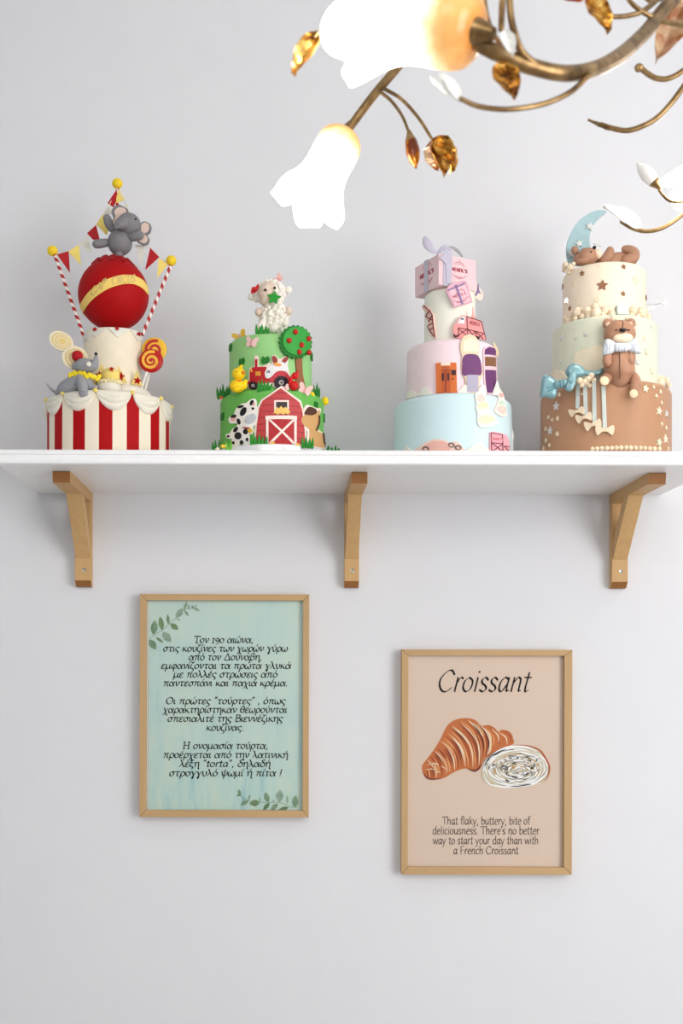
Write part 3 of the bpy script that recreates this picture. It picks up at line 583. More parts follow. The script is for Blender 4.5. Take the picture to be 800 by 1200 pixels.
# ------------------------------------------------------------------ circus cake
DC = .15
cb = Cyl(55, 199, DC, 500); cm = Cyl(97.8, 166, DC, 430); cbr = Cyl(87, 178, DC, 460)
k0 = pxm(DC)
CK = thing('tiered_cake', (cb.cx, cb.cy, ZT), 'red and cream striped circus cake with a grey elephant balancing on a red ball', 'cake', 'decorated tiered cakes on the shelf')
def stripes():
    m, nt, p = newmat('striped_sugar_paste')
    tc = nd(nt, 'ShaderNodeTexCoord'); sp = nd(nt, 'ShaderNodeSeparateXYZ'); nt.links.new(tc.outputs['Object'], sp.inputs[0])
    ng = nd(nt, 'ShaderNodeMath', operation='MULTIPLY'); ng.inputs[1].default_value = -1; nt.links.new(sp.outputs[1], ng.inputs[0])
    a = nd(nt, 'ShaderNodeMath', operation='ARCTAN2'); nt.links.new(sp.outputs[0], a.inputs[0]); nt.links.new(ng.outputs[0], a.inputs[1])
    pit = math.radians(25)
    b = nd(nt, 'ShaderNodeMath', operation='MULTIPLY_ADD'); b.inputs[1].default_value = 1 / pit; b.inputs[2].default_value = -math.radians(5.6) / pit + .5 + 20; nt.links.new(a.outputs[0], b.inputs[0])
    fr = nd(nt, 'ShaderNodeMath', operation='FRACT'); nt.links.new(b.outputs[0], fr.inputs[0])
    s1 = nd(nt, 'ShaderNodeMath', operation='SUBTRACT'); s1.inputs[1].default_value = .5; nt.links.new(fr.outputs[0], s1.inputs[0])
    ab = nd(nt, 'ShaderNodeMath', operation='ABSOLUTE'); nt.links.new(s1.outputs[0], ab.inputs[0])
    lt = nd(nt, 'ShaderNodeMath', operation='LESS_THAN'); lt.inputs[1].default_value = .242; nt.links.new(ab.outputs[0], lt.inputs[0])
    nt.links.new(mixc(nt, lt.outputs[0], lin((240, 228, 208)), lin((172, 6, 14))), p.inputs['Base Color'])
    p.inputs['Roughness'].default_value = .6; p.inputs['Specular IOR Level'].default_value = .15; bump(nt, p, noise(nt, 300, 2), .1, .0006); return m
zb_top = cb.z(199, 475)
tr = tier_mesh(cb, ZT, zb_top).build('striped_tier', stripes(), CK, label='bottom tier with red and cream stripes')
SWAG = fondant((232, 226, 212), .55)
pitch = math.radians(32.727)
for i in range(11):
    a0 = math.radians(-3.4) + pitch * (i - 1); m = M(); nu, nv = 22, 12; ou = []; inn = []
    for u in range(nu + 1):
        x = u / nu; hgt = .0305 * (math.sin(PI * x) ** .62) + .0035; th = a0 + pitch * (.015 + .97 * x)
        for v in range(nv + 1):
            y = v / nv; fold = .0026 * (abs(math.sin(y * PI * 3.0)) ** .6 - .5) * (.25 + .75 * math.sin(PI * x)) + .004 * math.sin(PI * min(1, y * 1.05)) * math.sin(PI * x) + .0022
            z = zb_top + .001 - hgt * y; R = cb.r + fold
            if y < .15: R -= (.15 - y) / .15 * .002
            ou.append(Vector((cb.cx + R * math.sin(th), cb.cy - R * math.cos(th), z))); R = cb.r - .001
            inn.append(Vector((cb.cx + R * math.sin(th), cb.cy - R * math.cos(th), z)))
    W = nv + 1; fs = []; N = len(ou)
    for u in range(nu):
        for v in range(nv):
            q = (u * W + v, (u + 1) * W + v, (u + 1) * W + v + 1, u * W + v + 1); fs += [q, tuple(N + j for j in q)]
    for u in range(nu): fs += [(u * W, (u + 1) * W, N + (u + 1) * W, N + u * W), (u * W + nv, (u + 1) * W + nv, N + (u + 1) * W + nv, N + u * W + nv)]
    for v in range(nv): fs += [(v, v + 1, N + v + 1, N + v), (nu * W + v, nu * W + v + 1, N + nu * W + v + 1, N + nu * W + v)]
    m.add(ou + inn, fs).build('swag', SWAG, tr, 60)
    R = cb.r + .003; M().sphere((cb.cx + R * math.sin(a0), cb.cy - R * math.cos(a0), zb_top - .0005), .0038, n=14, m=9).build('knob', fondant((240, 216, 112)), tr)
# brim and upper tier
zm0 = cbr.z(178, 458); zbr = cbr.z(178, 462)
m = M(); br = [(0, zb_top - .002), (cbr.r - .006, zb_top - .001)] + [(cbr.r - .009 + .009 * math.cos(a), zb_top + .0115 + .0125 * math.sin(a)) for a in (-PI / 2 + PI * i / 8 for i in range(9))] + [(0, zb_top + .0242)]
m.lathe(cbr.cx, cbr.cy, br, 80).build('brim', fondant((232, 226, 212)), CK)
zm_top = cm.z(166, 393)
mt = tier_mesh(cm, zb_top + .012, zm_top, .003).build('tier', fondant((238, 226, 204)), CK, label='narrow cream upper tier')
COLL = fondant((226, 222, 212))
for q in ([(97, 393), (113, 387), (113, 388), (105, 399.5), (98, 397)], [(104, 391), (126, 384), (113.5, 395.3)], [(126, 384), (153, 386), (137, 395.3)], [(151, 386), (166.5, 393), (166, 399), (161, 400)], ):
    decal(cm, q, COLL, 'pennant_collar', mt, .002)
decal(cm, [(96.5, 398), (97.6, 394), (105, 391), (104, 396), (99, 401)], COLL, 'pennant_collar', mt, .002)
for x, y, r in ((112, 385.8 + .5, 2.9), (137, 385.6, 2.9), (161, 391.5, 2.6), (97.2, 390, 1.6)): decal(cm, star(x, y, r, 10), RED, 'star', mt, .0016, .002)
# red ball with its ruffle and yellow band
BL = Ball(133, 345.5, 41.2, DC)
zcap = zm_top - .002
ball = M().sphere(BL.c, BL.r, n=64, m=40).build('ball', RED, CK, label='big red ball')
hi = smooth_pts([(91.5, 366, 0), (96, 354, 0), (104, 342.5, 0), (115, 333.5, 0), (128, 326.5, 0), (143, 322.5, 0), (157, 323.5, 0), (167, 328.5, 0), (172, 335, 0)], False, 3)
lo_ = smooth_pts([(95, 373, 0), (98, 366, 0), (104, 356, 0), (114, 346.5, 0), (127, 338.5, 0), (142, 333.5, 0), (156, 333, 0), (166.5, 338, 0), (173.5, 346, 0)], False, 3)
qs = [[(hi[i].x, hi[i].y), (hi[i + 1].x, hi[i + 1].y), (lo_[i + 1].x, lo_[i + 1].y), (lo_[i].x, lo_[i].y)] for i in range(len(hi) - 1)]
bd = decal(BL, qs, fondant((242, 208, 112)), 'ribbon_band', ball, .0012, 0, .004)
write(BL, [('CAP', 106.5, 124.5, 347.5, 334.5), ('CIRCUS', 131, 158, 333.6, 330.6)], fondant((206, 178, 112)), 'lettering', bd, 5.6, .1, .1, .09, 30, .0016)
m = M()
for ring, (rad, zz, amp, nf) in enumerate(((.025, .053, .004, 9), (.034, .0475, .0036, 12), (.015, .0575, .0036, 7))):
    vs = []; fs = []; n = 96
    for lay in range(2):
        for j in range(3):
            for i in range(n):
                a = 2 * PI * i / n; w_ = amp * math.sin(a * nf + ring) * j / 2; R = rad * (.55 + .3 * j) + w_ * .8 + lay * -.0008
                z = min(math.sqrt(max(BL.r ** 2 - R * R, 0)), .2) + .0015 + .0035 * math.sin(PI * j / 2) + w_ * .9 + (.001 if lay == 0 else -.0004) - .0015 * j
                vs.append(BL.c + Vector((R * math.sin(a), -R * math.cos(a), z)))
    for j in range(2):
        for i in range(n):
            k = (i + 1) % n; q = (j * n + i, j * n + k, (j + 1) * n + k, (j + 1) * n + i); fs += [q, tuple(3 * n + t for t in q)]
    for j in (0, 2):
        for i in range(n): k = (i + 1) % n; fs.append((j * n + i, j * n + k, 3 * n + j * n + k, 3 * n + j * n + i))
    m.add(vs, fs)
m.build('ruffle', fondant((160, 12, 22)), ball, 60)
# elephant
EL = fondant((128, 126, 130), .6, .05); PINKE = fondant((226, 200, 186))
m = blob(140.6, 284.2, 14.6, 15.3, DC, 15)
m.v += []; base = m
def merge(*ms):
    a = ms[0]
    for b in ms[1:]: a.add(b.v, b.f)
    return a
el = merge(m, blob(151.2, 263, 14, 13, DC + .008, 25), snake([(149, 259, DC + .014, 8.5), (143, 261.5, DC + .024, 7.4), (139, 263.5, DC + .03, 5.8), (136.5, 265.5, DC + .032, 3.2)]),
           snake([(131, 268, DC + .006, 4.4), (127.5, 262.5, DC + .008, 5), (125.5, 256, DC + .01, 4.8)]),
           snake([(152, 278, DC + .008, 5), (158, 277, DC + .012, 5.6), (163.5, 275.5, DC + .014, 5.2)]),
           snake([(124, 284.5, DC + .004, 4.8), (117.5, 285.5, DC + .008, 5.2), (113, 286, DC + .01, 5)]),
           snake([(139.5, 296, DC + .004, 4.8), (139, 304, DC + .003, 4.9)]))
EF = el.build('elephant_figure', EL, CK, label='grey sugar elephant standing on one leg')
for pts, ins, d in (([(133, 256), (130.5, 249), (134, 242.5), (140, 240.5), (145, 243), (150, 246), (150, 254), (142, 258), (138, 266), (134, 268), (130, 262)], [(135.5, 254), (134, 249.5), (137, 245), (141.5, 243.5), (148, 247), (144, 256), (136.5, 264), (132, 262)], DC - .002),
                    ([(165, 262), (170, 260), (175.5, 262.5), (177.5, 267), (176, 273), (172.5, 276), (175, 280), (174, 285.5), (169, 287.5), (163, 285), (160, 281), (163, 270)], [(166, 264), (170, 261.5), (174, 263.5), (175, 268), (172.5, 272.5), (168.5, 274.5), (173, 279), (172, 284), (168, 285.5), (163.5, 283.5), (162, 280), (165, 271)], DC + .004)):
    fl = Flat(d); e = decal(fl, smooth2(pts, 3), EL, 'ear', EF, .0042, -.002); decal(fl, smooth2(ins, 3), PINKE, 'inner_ear', e, .0008, .0022)
for x, y in ((159, 256.8), (149.2, 250.7)): blob(x, y, 1.15, 1.25, DC + .0235 if x > 155 else DC + .0175).build('eye', BLACK, EF)
for i, (x, y) in enumerate(((139, 261), (142, 259), (145, 257.5))): snake([(x - 1.5, y + 2.5, DC + .0375 - i * .0022, .4), (x + 1.5, y - 2, DC + .0345 - i * .0022, .4)], 6).build('wrinkle', fondant((92, 90, 94)), EF)
# striped straws, pompoms and bunting
def candy(ax):
    m, nt, p = newmat('striped_straw'); tc = nd(nt, 'ShaderNodeTexCoord'); dt = nd(nt, 'ShaderNodeVectorMath', operation='DOT_PRODUCT'); dt.inputs[1].default_value = ax; nt.links.new(tc.outputs['Object'], dt.inputs[0])
    a = nd(nt, 'ShaderNodeMath', operation='MULTIPLY'); a.inputs[1].default_value = 62; nt.links.new(dt.outputs['Value'], a.inputs[0])
    fr = nd(nt, 'ShaderNodeMath', operation='FRACT'); nt.links.new(a.outputs[0], fr.inputs[0]); lt = nd(nt, 'ShaderNodeMath', operation='LESS_THAN'); lt.inputs[1].default_value = .5; nt.links.new(fr.outputs[0], lt.inputs[0])
    nt.links.new(mixc(nt, lt.outputs[0], lin((240, 232, 226)), lin((178, 16, 26))), p.inputs['Base Color']); p.inputs['Roughness'].default_value = .45; return m
for a, b, bl, d in (((64.5, 300), (98.5, 395), (61.5, 294), DC), ((199.5, 312), (166.5, 393), (200.5, 305.5), DC), ((137.5, 218), (137.5, 300), (137.4, 215.2), DC - .035)):
    A, B = P(*a, d), P(*b, d + (.022 if d == DC else 0)); t = (B - A).normalized(); ax = (t + Vector((t.z, 0, -t.x)) * .9)
    stk = M().tube([B, A], .0030, 12, 0, 1, 0).build('straw', candy(ax), CK, label='red and white striped straw')
    blob(bl[0], bl[1], 6.2, 6.0, d, n=22, m=14).build('pompom', YEL, stk)
    M().tube([A, A.lerp(P(bl[0], bl[1], d), .5)], .0034, 12, 0, 1, 0).build('tie', RED, stk)
FLAG = {'r': fondant((178, 20, 28)), 'y': fondant((244, 220, 118)), 'w': fondant((226, 222, 212))}
def rope(pts, d0, d1): return smooth_pts([P(x, y, d0 + (d1 - d0) * i / (len(pts) - 1)) for i, (x, y) in enumerate(pts)], False, 5)
DB = DC - .035
M().tube(rope([(64, 299), (80, 296), (93, 287), (104, 276), (118, 258), (130, 236), (137, 221)], DC, DB), .0007, 6).build('bunting_string', fondant((232, 224, 208)), CK)
M().tube(rope([(137, 221), (144, 232), (150, 243), (160, 270), (172, 287), (186, 300), (199, 310)], DB, DC), .0007, 6).build('bunting_string', fondant((232, 224, 208)), CK)
for col, pts, d in (('r', [(67, 298.5), (80.5, 294.5), (82, 320)], DC), ('y', [(80, 295), (92.5, 287), (94.8, 310.5)], DC - .005), ('w', [(93, 287), (103, 277.5), (108, 299)], DC - .01), ('r', [(102, 273.5), (112.5, 264), (117, 281), (109, 281)], DC - .016), ('y', [(112.5, 263), (121, 251), (127, 270), (125, 276)], DC - .022), ('w', [(120.5, 251.5), (127, 240.5), (131.5, 246), (131, 251)], DC - .026),
                    ('r', [(126, 238.5), (137, 221.5), (136, 236), (133, 243)], DC - .03), ('y', [(139.5, 222), (146.5, 234), (133.5, 239.5)], DC - .033), ('w', [(146.5, 235), (152, 247), (143, 247)], DC - .033), ('w', [(158, 287), (170, 288), (165, 312)], DC - .008), ('r', [(176, 290.5), (186.5, 301.5), (170, 316.5)], DC - .004), ('y', [(186, 302.5), (196.5, 310), (184, 326)], DC - .001)):
    decal(Flat(d), pts, FLAG[col], 'flag', CK, .0012)
# mouse
MG = fondant((150, 150, 156), .5, .05)
k = DC + .088
mm = merge(snake([(66.5, 461.5, k - .012, 2.5), (75, 455, k - .004, 8), (86, 451, k, 10.5), (97, 446, k + .004, 9.5), (101, 441, k + .004, 6)]),
           snake([(93.5, 442, k + .012, 4.6), (96, 449, k + .018, 6.4), (97.5, 457, k + .02, 6), (97, 461, k + .02, 4.8), (100, 461.5, k + .022, 3)]),
           snake([(103, 447, k + .012, 5), (106, 453, k + .014, 4.5), (112, 454, k + .016, 3)]),
           snake([(90, 429.5, k + .004, 6), (96, 428.5, k + .008, 8.6), (104, 428.8, k + .012, 8), (109.5, 428, k + .015, 6), (112.3, 422, k + .017, 3.2), (112.6, 415.5, k + .018, 1.5)]),
           snake([(69, 461, k - .012, 1.8), (63, 458.5, k - .014, 1.6), (58, 454, k - .014, 1.1), (54.5, 449.5, k - .014, .5)]))
MF = mm.build('mouse_figure', MG, CK, label='grey sugar mouse with big cream ears')
blob(112.4, 414.6, 1.9, 1.8, k + .02).build('nose', BLACK, MF)
blob(103.9, 426.6, 2.9, 2.9, k + .0235, 0, 1.2).build('eye', fondant((236, 228, 214)), MF)
blob(90.6, 417.3, 6.6, 6.5, k + .008).build('pompom', fondant((176, 14, 28), .7), MF)
for (cx, cy, rx, ry, rot, d) in ((71.8, 399.8, 14.8, 10.8, 28, k - .002), (88, 419.5, 15.2, 13.6, 20, k + .0)):
    e = decal(Flat(d), ell(cx, cy, rx, ry, rot, 36), fondant((236, 224, 196)), 'ear', MF, .005, -.003)
    for r_, cc in ((.78, (226, 198, 120)), (.70, (238, 222, 186)), (.55, (226, 198, 116)), (.46, (238, 220, 180)), (.30, (230, 204, 130))):
        decal(Flat(d), ell(cx + (1 - r_) * 2, cy + (1 - r_) * 1.2, rx * r_, ry * r_, rot, 30), fondant(cc), 'ear_swirl', e, .0007, .002 + (1 - r_) * .002)
m = M(); rf = [(82, 440.5), (86, 437.5), (91, 439), (96, 437), (101, 440.5), (107, 440), (112, 443.5), (117, 442)]
q = smooth_pts([P(x, y, k + .013 - .004 * math.cos(i * .8)) for i, (x, y) in enumerate(rf)], False, 6)
q = [p + Vector((0, 0, .0022 * math.sin(i * .95))) for i, p in enumerate(q)]
m.tube(q, [.0036 + .0005 * math.sin(i * 1.9) for i in range(len(q))], 10, 0, .8).build('ruff_collar', fondant((240, 214, 44)), MF)
# small clown hat with stars on the ledge
hd = DC + .083
H = P(128, 454.5, hd); kk = pxm(hd)
hat = M().lathe(H.x, H.y, [(0, H.z - 7 * kk), (13 * kk, H.z - 6.5 * kk), (15 * kk, H.z - 2 * kk), (14.5 * kk, H.z + 2 * kk), (12 * kk, H.z + 4.5 * kk), (0, H.z + 5 * kk)], 40).build('clown_hat', fondant((228, 222, 208)), CK, label='little cream and yellow clown hat')
M().sphere((H.x + 1.5 * kk, H.y, H.z + 13 * kk), (10.8 * kk, 10 * kk, 10.5 * kk), n=28, m=18).build('dome', fondant((240, 214, 120)), hat)
m = M(); n = 60
q = [(H.x + (13.5 + 1.3 * math.sin(i * 2.1)) * kk * math.sin(2 * PI * i / n), H.y - (13 + 1.3 * math.sin(i * 2.1)) * kk * math.cos(2 * PI * i / n), H.z + (5.5 + 1.0 * math.sin(i * 1.7)) * kk) for i in range(n + 1)]
m.tube(q, .0028, 8).build('frill', fondant((240, 226, 176)), hat)
decal(Flat(hd + 9.5 * kk), star(130.8, 432.5, 3.4, 8), RED, 'star', hat, .0016)
for tri, (sx, sy, sr) in (([(119, 425.5), (127.5, 446), (110, 451)], (116, 440.5, 5.2)), ([(138.5, 428), (149.5, 449.5), (136, 447.5)], (141.6, 441.3, 5.4)), ([(160, 434), (167.5, 453), (154, 450)], (161.2, 446.5, 5.0))):
    pn = decal(Flat(cm.r * 1.02 - cm.cy + (.010 if tri[0][0] < 150 else -.012)), tri, fondant((240, 212, 128)), 'pennant', CK, .0016); decal(Flat(cm.r * 1.02 - cm.cy + (.010 if tri[0][0] < 150 else -.012)), star(sx, sy, sr, 12), RED, 'star', pn, .0012, .0016)
# lollipops
def spiral(cx, cy, r0, r1, turns, ph, sy=1): return [(cx + (r0 + (r1 - r0) * i / 40) * math.cos(ph + turns * 2 * PI * i / 40), cy + sy * (r0 + (r1 - r0) * i / 40) * math.sin(ph + turns * 2 * PI * i / 40)) for i in range(41)]
for cx, cy, rx, ry, base, sw, d, st in ((177, 422.8, 14.2, 14, (182, 22, 20), (240, 176, 50), DC + .025, ((172.2, 436), (166, 453.5))), (180.6, 410, 14.8, 14.6, (238, 186, 50), (182, 24, 20), DC + .008, ((174.8, 436), (170.3, 455)))):
    c = P(cx, cy, d); kk2 = pxm(d)
    lp = M(); lp.sphere(c, (rx * kk2, .0055, ry * kk2), n=36, m=18); lp = lp.build('lollipop', fondant(base, .35), CK)
    fl = Flat(d + .0042); qs = []
    for q in (bandq(spiral(cx, cy, 1.0, 11.2, 1.75, .4, .98), 3.4, False, 1),): qs += q
    decal(fl, qs, fondant(sw, .35), 'swirl', lp, .0012)
    M().tube([P(*st[0], d - .001), P(*st[1], d + (.004 if d > .17 else 0))], .0024, 10).build('lollipop_stick', fondant((238, 236, 230), .35), lp)

# ------------------------------------------------------------------ farm cake
DF = .155
fb = Cyl(258, 379, DF, 500); ft = Cyl(268.5, 365, DF, 425)
FK = thing('tiered_cake', (fb.cx, fb.cy, ZT), 'green farm cake with a red barn on its front and a white lamb on top', 'cake', 'decorated tiered cakes on the shelf')
zf0 = fb.z(379, 534); zf1 = fb.z(379, 470); zf2 = ft.z(365, 404)
BRD = plain((236, 236, 238), .25, .2, .5, 'board_foil')
bc = Cyl(250, 388, DF, 530)
M().lathe(bc.cx, bc.cy, [(0, ZT), (bc.r - .001, ZT), (bc.r, ZT + .001), (bc.r, zf0 - .0016), (bc.r - .002, zf0 + .0003), (0, zf0 + .0003)], 96).build('cake_board', BRD, FK, label='white round cake board')
fbt = tier_mesh(fb, zf0, zf1, .007).build('tier', fondant((104, 182, 82), .5, .12), FK, label='wide bright green bottom tier')
ftt = tier_mesh(ft, zf1 - .002, zf2, .007).build('tier', fondant((150, 206, 132), .5, .08), FK, label='pale green upper tier')
GR1 = fondant((40, 138, 44), .5, .12); GR2 = fondant((26, 116, 34), .5, .12); PINKB = fondant((246, 208, 204)); YF = fondant((244, 208, 24), .5)
# barn
EDGE = fondant((244, 226, 216), .5)
barn = decal(fb, [(328.5, 453), (317, 461.5), (306, 469), (301.5, 478), (299, 500), (298, 522.5), (357.5, 523), (357.5, 505), (354.5, 479.5), (351.8, 470.3), (340, 461.5)], EDGE, 'barn', FK, .0022, 0, .005, label='red barn cut-out')
def plank():
    m, nt, p = newmat('red_planks'); tc = nd(nt, 'ShaderNodeTexCoord'); sp = nd(nt, 'ShaderNodeSeparateXYZ'); nt.links.new(tc.outputs['Object'], sp.inputs[0])
    a = nd(nt, 'ShaderNodeMath', operation='MULTIPLY'); a.inputs[1].default_value = 95; nt.links.new(sp.outputs[2], a.inputs[0]); fr = nd(nt, 'ShaderNodeMath', operation='FRACT'); nt.links.new(a.outputs[0], fr.inputs[0])
    lt = nd(nt, 'ShaderNodeMath', operation='LESS_THAN'); lt.inputs[1].default_value = .14; nt.links.new(fr.outputs[0], lt.inputs[0])
    c = mixc(nt, noise(nt, 60, 4, (1, 1, 8)), lin((176, 38, 44)), lin((200, 56, 60))); nt.links.new(mixc(nt, lt.outputs[0], c, lin((150, 26, 36))), p.inputs['Base Color']); p.inputs['Roughness'].default_value = .5; return m
decal(fb, [(328.5, 455.4), (318, 463), (308, 470), (304, 478.5), (301.2, 500), (300, 521.5), (356, 522), (355.8, 505), (352.8, 480.3), (350, 472), (339, 463.5)], plank(), 'barn_wall', barn, .0006, .0022)
wn = decal(fb, rect(321, 469.6, 337.6, 484.5), EDGE, 'loft_window', barn, .0008, .0028); decal(fb, rect(323.2, 471.6, 335.6, 483), fondant((58, 50, 52)), 'opening', wn, .0004, .0036)
decal(fb, [(320, 485), (322.5, 480), (324, 477.5), (326, 479.5), (328.5, 476.5), (331, 479), (334, 477.5), (336, 480), (339.5, 484), (337, 484.5), (337.5, 487), (334, 485), (331, 486.5), (328, 485), (324, 486.5), (323, 484.8)], fondant((240, 196, 108)), 'hay', wn, .0012, .0038)
dr = decal(fb, rect(313.4, 490.5, 345.2, 521.8), fondant((178, 38, 46)), 'barn_door', barn, .0005, .0028)
for q in (rect(311.3, 488, 346.6, 492.2), rect(312, 491, 314.6, 521.8), rect(343.6, 491, 346.2, 521.8), [(314.6, 493), (316.8, 492), (344, 519.5), (342.5, 521.5)], [(341.8, 492), (343.8, 493.2), (317, 521.5), (314.6, 519.8)]): decal(fb, q, EDGE, 'beam', dr, .0008, .0032 if len(q) and q[0][0] < 314 or q[0][0] > 343 else .0036)
# cow
cow = decal(fb, smooth2([(276.3, 482), (279, 477.5), (283.5, 473.6), (289, 472.6), (292, 470.2), (295.5, 468), (299.5, 467.8), (301, 472), (301.2, 477), (303.8, 483), (303.8, 490), (301, 496), (297, 500.5), (297.5, 505), (296, 508.5), (292.5, 509.5), (293, 514), (294.8, 521.3), (288, 522.2), (283, 521.3), (278, 523), (271.8, 523.2), (272.8, 514), (270, 514.6), (266.6, 513), (266.3, 509), (270.5, 507.8), (273.5, 503), (278.2, 499.8), (279, 497), (276, 496.3), (271, 496.4), (269, 492), (271.2, 488), (275, 485.6)], 3), fondant((246, 240, 232)), 'cow', FK, .0026, 0, .005, label='black and white cow cut-out')
decal(fb, [ell(286, 482.7, 3.1, 5.6, 28), ell(275, 488.3, 3.3, 2.1, -20), ell(295.6, 472.3, 2, 3.3, 25), ell(283, 476.9, 3.6, 1.6, -15), ell(280.7, 494.3, 2.1, 3.7, -15), ell(296.9, 479.2, 1.6, 1.4), ell(277.3, 503.8, 2.1, 3.6, 35), ell(280, 511, 4, 4.3), ell(288.5, 506.3, 2.8, 3.1), ell(269, 511.5, 1.5, 1.4), ell(274.5, 519.2, 1.7, 1.8), ell(284, 518.8, 2.1, 2.6), ell(290.3, 515.4, 1.5, 2.2)], BLACK, 'spot', cow, .0006, .0026)
decal(fb, ell(294.3, 491.3, 7.3, 4.9, -30), fondant((198, 200, 206)), 'muzzle', cow, .0012, .0026); decal(fb, [ell(274.6, 491.7, 2.8, 1.6, -10), ell(297.8, 474.2, 1.2, 2.2, 15)], fondant((236, 176, 168)), 'inner_ear', cow, .0006, .003)
decal(fb, [(284.5, 500.8), (293.5, 501.6), (293, 503.4), (288, 503)], fondant((150, 36, 36)), 'collar', cow, .0012, .0028); decal(fb, ell(294, 505.2, 2.4, 2.6), fondant((228, 178, 60)), 'bell', cow, .002, .003)
for x, y in ((288.2, 493.5), (297, 486)): decal(fb, ell(x, y, .6, .8), fondant((140, 142, 150)), 'nostril', cow, .0004, .0038)
# horse
hs = decal(fb, smooth2([(352.2, 487.5), (354.5, 480.5), (357.5, 474.8), (361, 475.3), (366, 477.2), (370, 478.6), (373.8, 478.6), (374.6, 482), (372.8, 486), (372.5, 494), (371, 503), (375, 506), (378, 510), (378.6, 516), (381.8, 523.5), (378.5, 526), (372, 525.5), (366, 524.3), (358.4, 522), (358.4, 512), (358.8, 506), (355, 501.6), (350.5, 497.5), (349.6, 491.5)], 3), EDGE, 'horse', FK, .0026, 0, .005, label='tan horse cut-out with brown mane')
TAN = fondant((206, 160, 104))
decal(fb, [smooth2([(354, 488), (359, 485), (367, 486), (370.8, 482), (373, 480.5), (372.3, 486), (371.5, 495), (369, 503.5), (374, 507.5), (377, 511), (377.6, 518), (378, 525), (372, 524), (366, 523), (360.5, 521), (361, 512), (361, 504), (356.5, 500), (352.5, 496), (352, 491.5)], 2)], TAN, 'coat', hs, .0006, .0026)
decal(fb, [smooth2([(355, 485.3), (357.5, 480), (361, 477), (366, 478.5), (368.8, 481), (368.5, 484.6), (364, 487), (358.5, 486.5)], 2), band([(371.8, 487), (372, 494), (370.5, 500), (368.5, 505)], 1.9), band([(376.5, 507.5), (377.3, 514), (378, 519), (381, 523.5)], 1.9)], fondant((84, 50, 36)), 'mane', hs, .0007, .0032)
decal(fb, ell(366, 479.5, .1, .1), TAN, 'ear', hs, .0004, .003) if False else None
# tractor
tc_ = decal(ft, smooth2([(290, 452), (289.8, 447), (292, 445.5), (292.5, 435), (294, 431), (298.3, 429.5), (298.6, 419), (300.5, 416.8), (303, 418.5), (303.2, 429), (311, 428.5), (314, 425), (318, 427), (317.5, 420), (319.5, 416.7), (323, 417), (326, 421), (330, 420), (334, 417.8), (337, 420.5), (336.5, 428), (337.8, 435), (340, 445), (339.5, 454), (334, 457), (325, 457), (318, 452), (311, 453.5), (304, 454.5), (300, 458), (294, 457)], 2), EDGE, 'tractor', FK, .0024, 0, .005, label='red tractor cut-out with a white hen riding on it')
decal(ft, [[(293.6, 434), (297, 430.8), (312, 430.3), (313.5, 449.5), (305, 450.5), (291, 450.5), (291.5, 447.3), (293.4, 446.8)], rect(299.3, 421.5, 302, 431), [(313, 440), (326, 438), (338, 442), (338, 449), (313, 449)]], fondant((184, 28, 36)), 'hood', tc_, .0008, .0024)
decal(ft, ell(327.5, 446, 11.5, 11.3, 0, 30)[15:] + [(339, 449), (316, 449)], fondant((196, 58, 72)), 'mudguard', tc_, .001, .0028)
for x, y, r, h in ((297.7, 452.7, 4.9, 1.9), (328.7, 449.2, 7.9, 2.9)):
    wh = decal(ft, ell(x, y, r, r, 0, 26), fondant((42, 30, 44), .4), 'wheel', tc_, .0014, .0034); decal(ft, ell(x, y, h, h), fondant((190, 186, 180)), 'hub', wh, .0007, .0048); decal(ft, ell(x, y, h * .4, h * .4, 0, 10), fondant((70, 66, 70)), 'hub_cap', wh, .0005, .0055)
decal(ft, [ell(295.6, 435, 1.1, 1.8)] + [rect(300.2 + i * 2, 436, 301.6 + i * 2, 441) for i in range(3)], fondant((232, 170, 62)), 'lamp', tc_, .0006, .0032)
hen = decal(ft, smooth2([(311.5, 443), (310.5, 437), (313.5, 432), (316, 428.5), (319, 429.5), (320, 421), (324, 424), (331, 424), (335, 421), (335.5, 430), (335.8, 436), (329, 435), (323, 436.5), (319, 441), (315, 444)], 2), fondant((232, 230, 232)), 'hen', tc_, .0008, .0032)
decal(ft, [smooth2([(318.5, 420), (320.5, 417.6), (324, 420.5), (324.5, 425.5), (320, 426)], 2), smooth2([(329.5, 424), (332, 420.3), (335, 418.8), (336, 422), (333, 426)], 2)], fondant((150, 62, 50)), 'wing_tip', hen, .0006, .004)
decal(ft, [ell(324.5, 428, 4.6, 2, 10)], fondant((240, 156, 92)), 'beak', hen, .0006, .0042); decal(ft, ell(324, 426.8, 1.6, .8), YF, 'comb', hen, .0005, .005)
decal(ft, [band([(312.5, 437.5), (315.5, 435)], 1.0), ell(315.5, 437, .7, .9)], fondant((40, 46, 90)), 'marking', hen, .0004, .004)
# tree with apples
sc_out = [(344.5 + (17.6 + .9 * math.cos(a * 22)) * math.cos(a), 401.5 + (19.2 + .9 * math.cos(a * 22)) * math.sin(a)) for a in (2 * PI * i / 132 for i in range(132))]
tf = decal(ft, [(345.2, 420), (352.4, 420), (353.2, 438), (356.5, 456.5), (345, 456.5), (346.6, 438)], fondant((150, 96, 64)), 'tree', FK, .003, 0, .004, label='apple tree with a brown trunk')
lf = decal(ft, sc_out, GR2, 'foliage', tf, .005, 0, .004); decal(ft, ell(345.3, 400.5, 15.2, 16.6, 0, 40), fondant((52, 160, 62)), 'crown', lf, .0025, .0045, .004)
for x, y in ((343, 390.3), (356.6, 398), (336.4, 400.6), (349.4, 405.6), (347, 413.8), (357, 414)):
    p = ft.pt(*ft.uv(x, y), .0085); M().sphere(p, (.0047, .0035, .0047), n=16, m=10).build('apple', fondant((192, 40, 30), .4), lf)
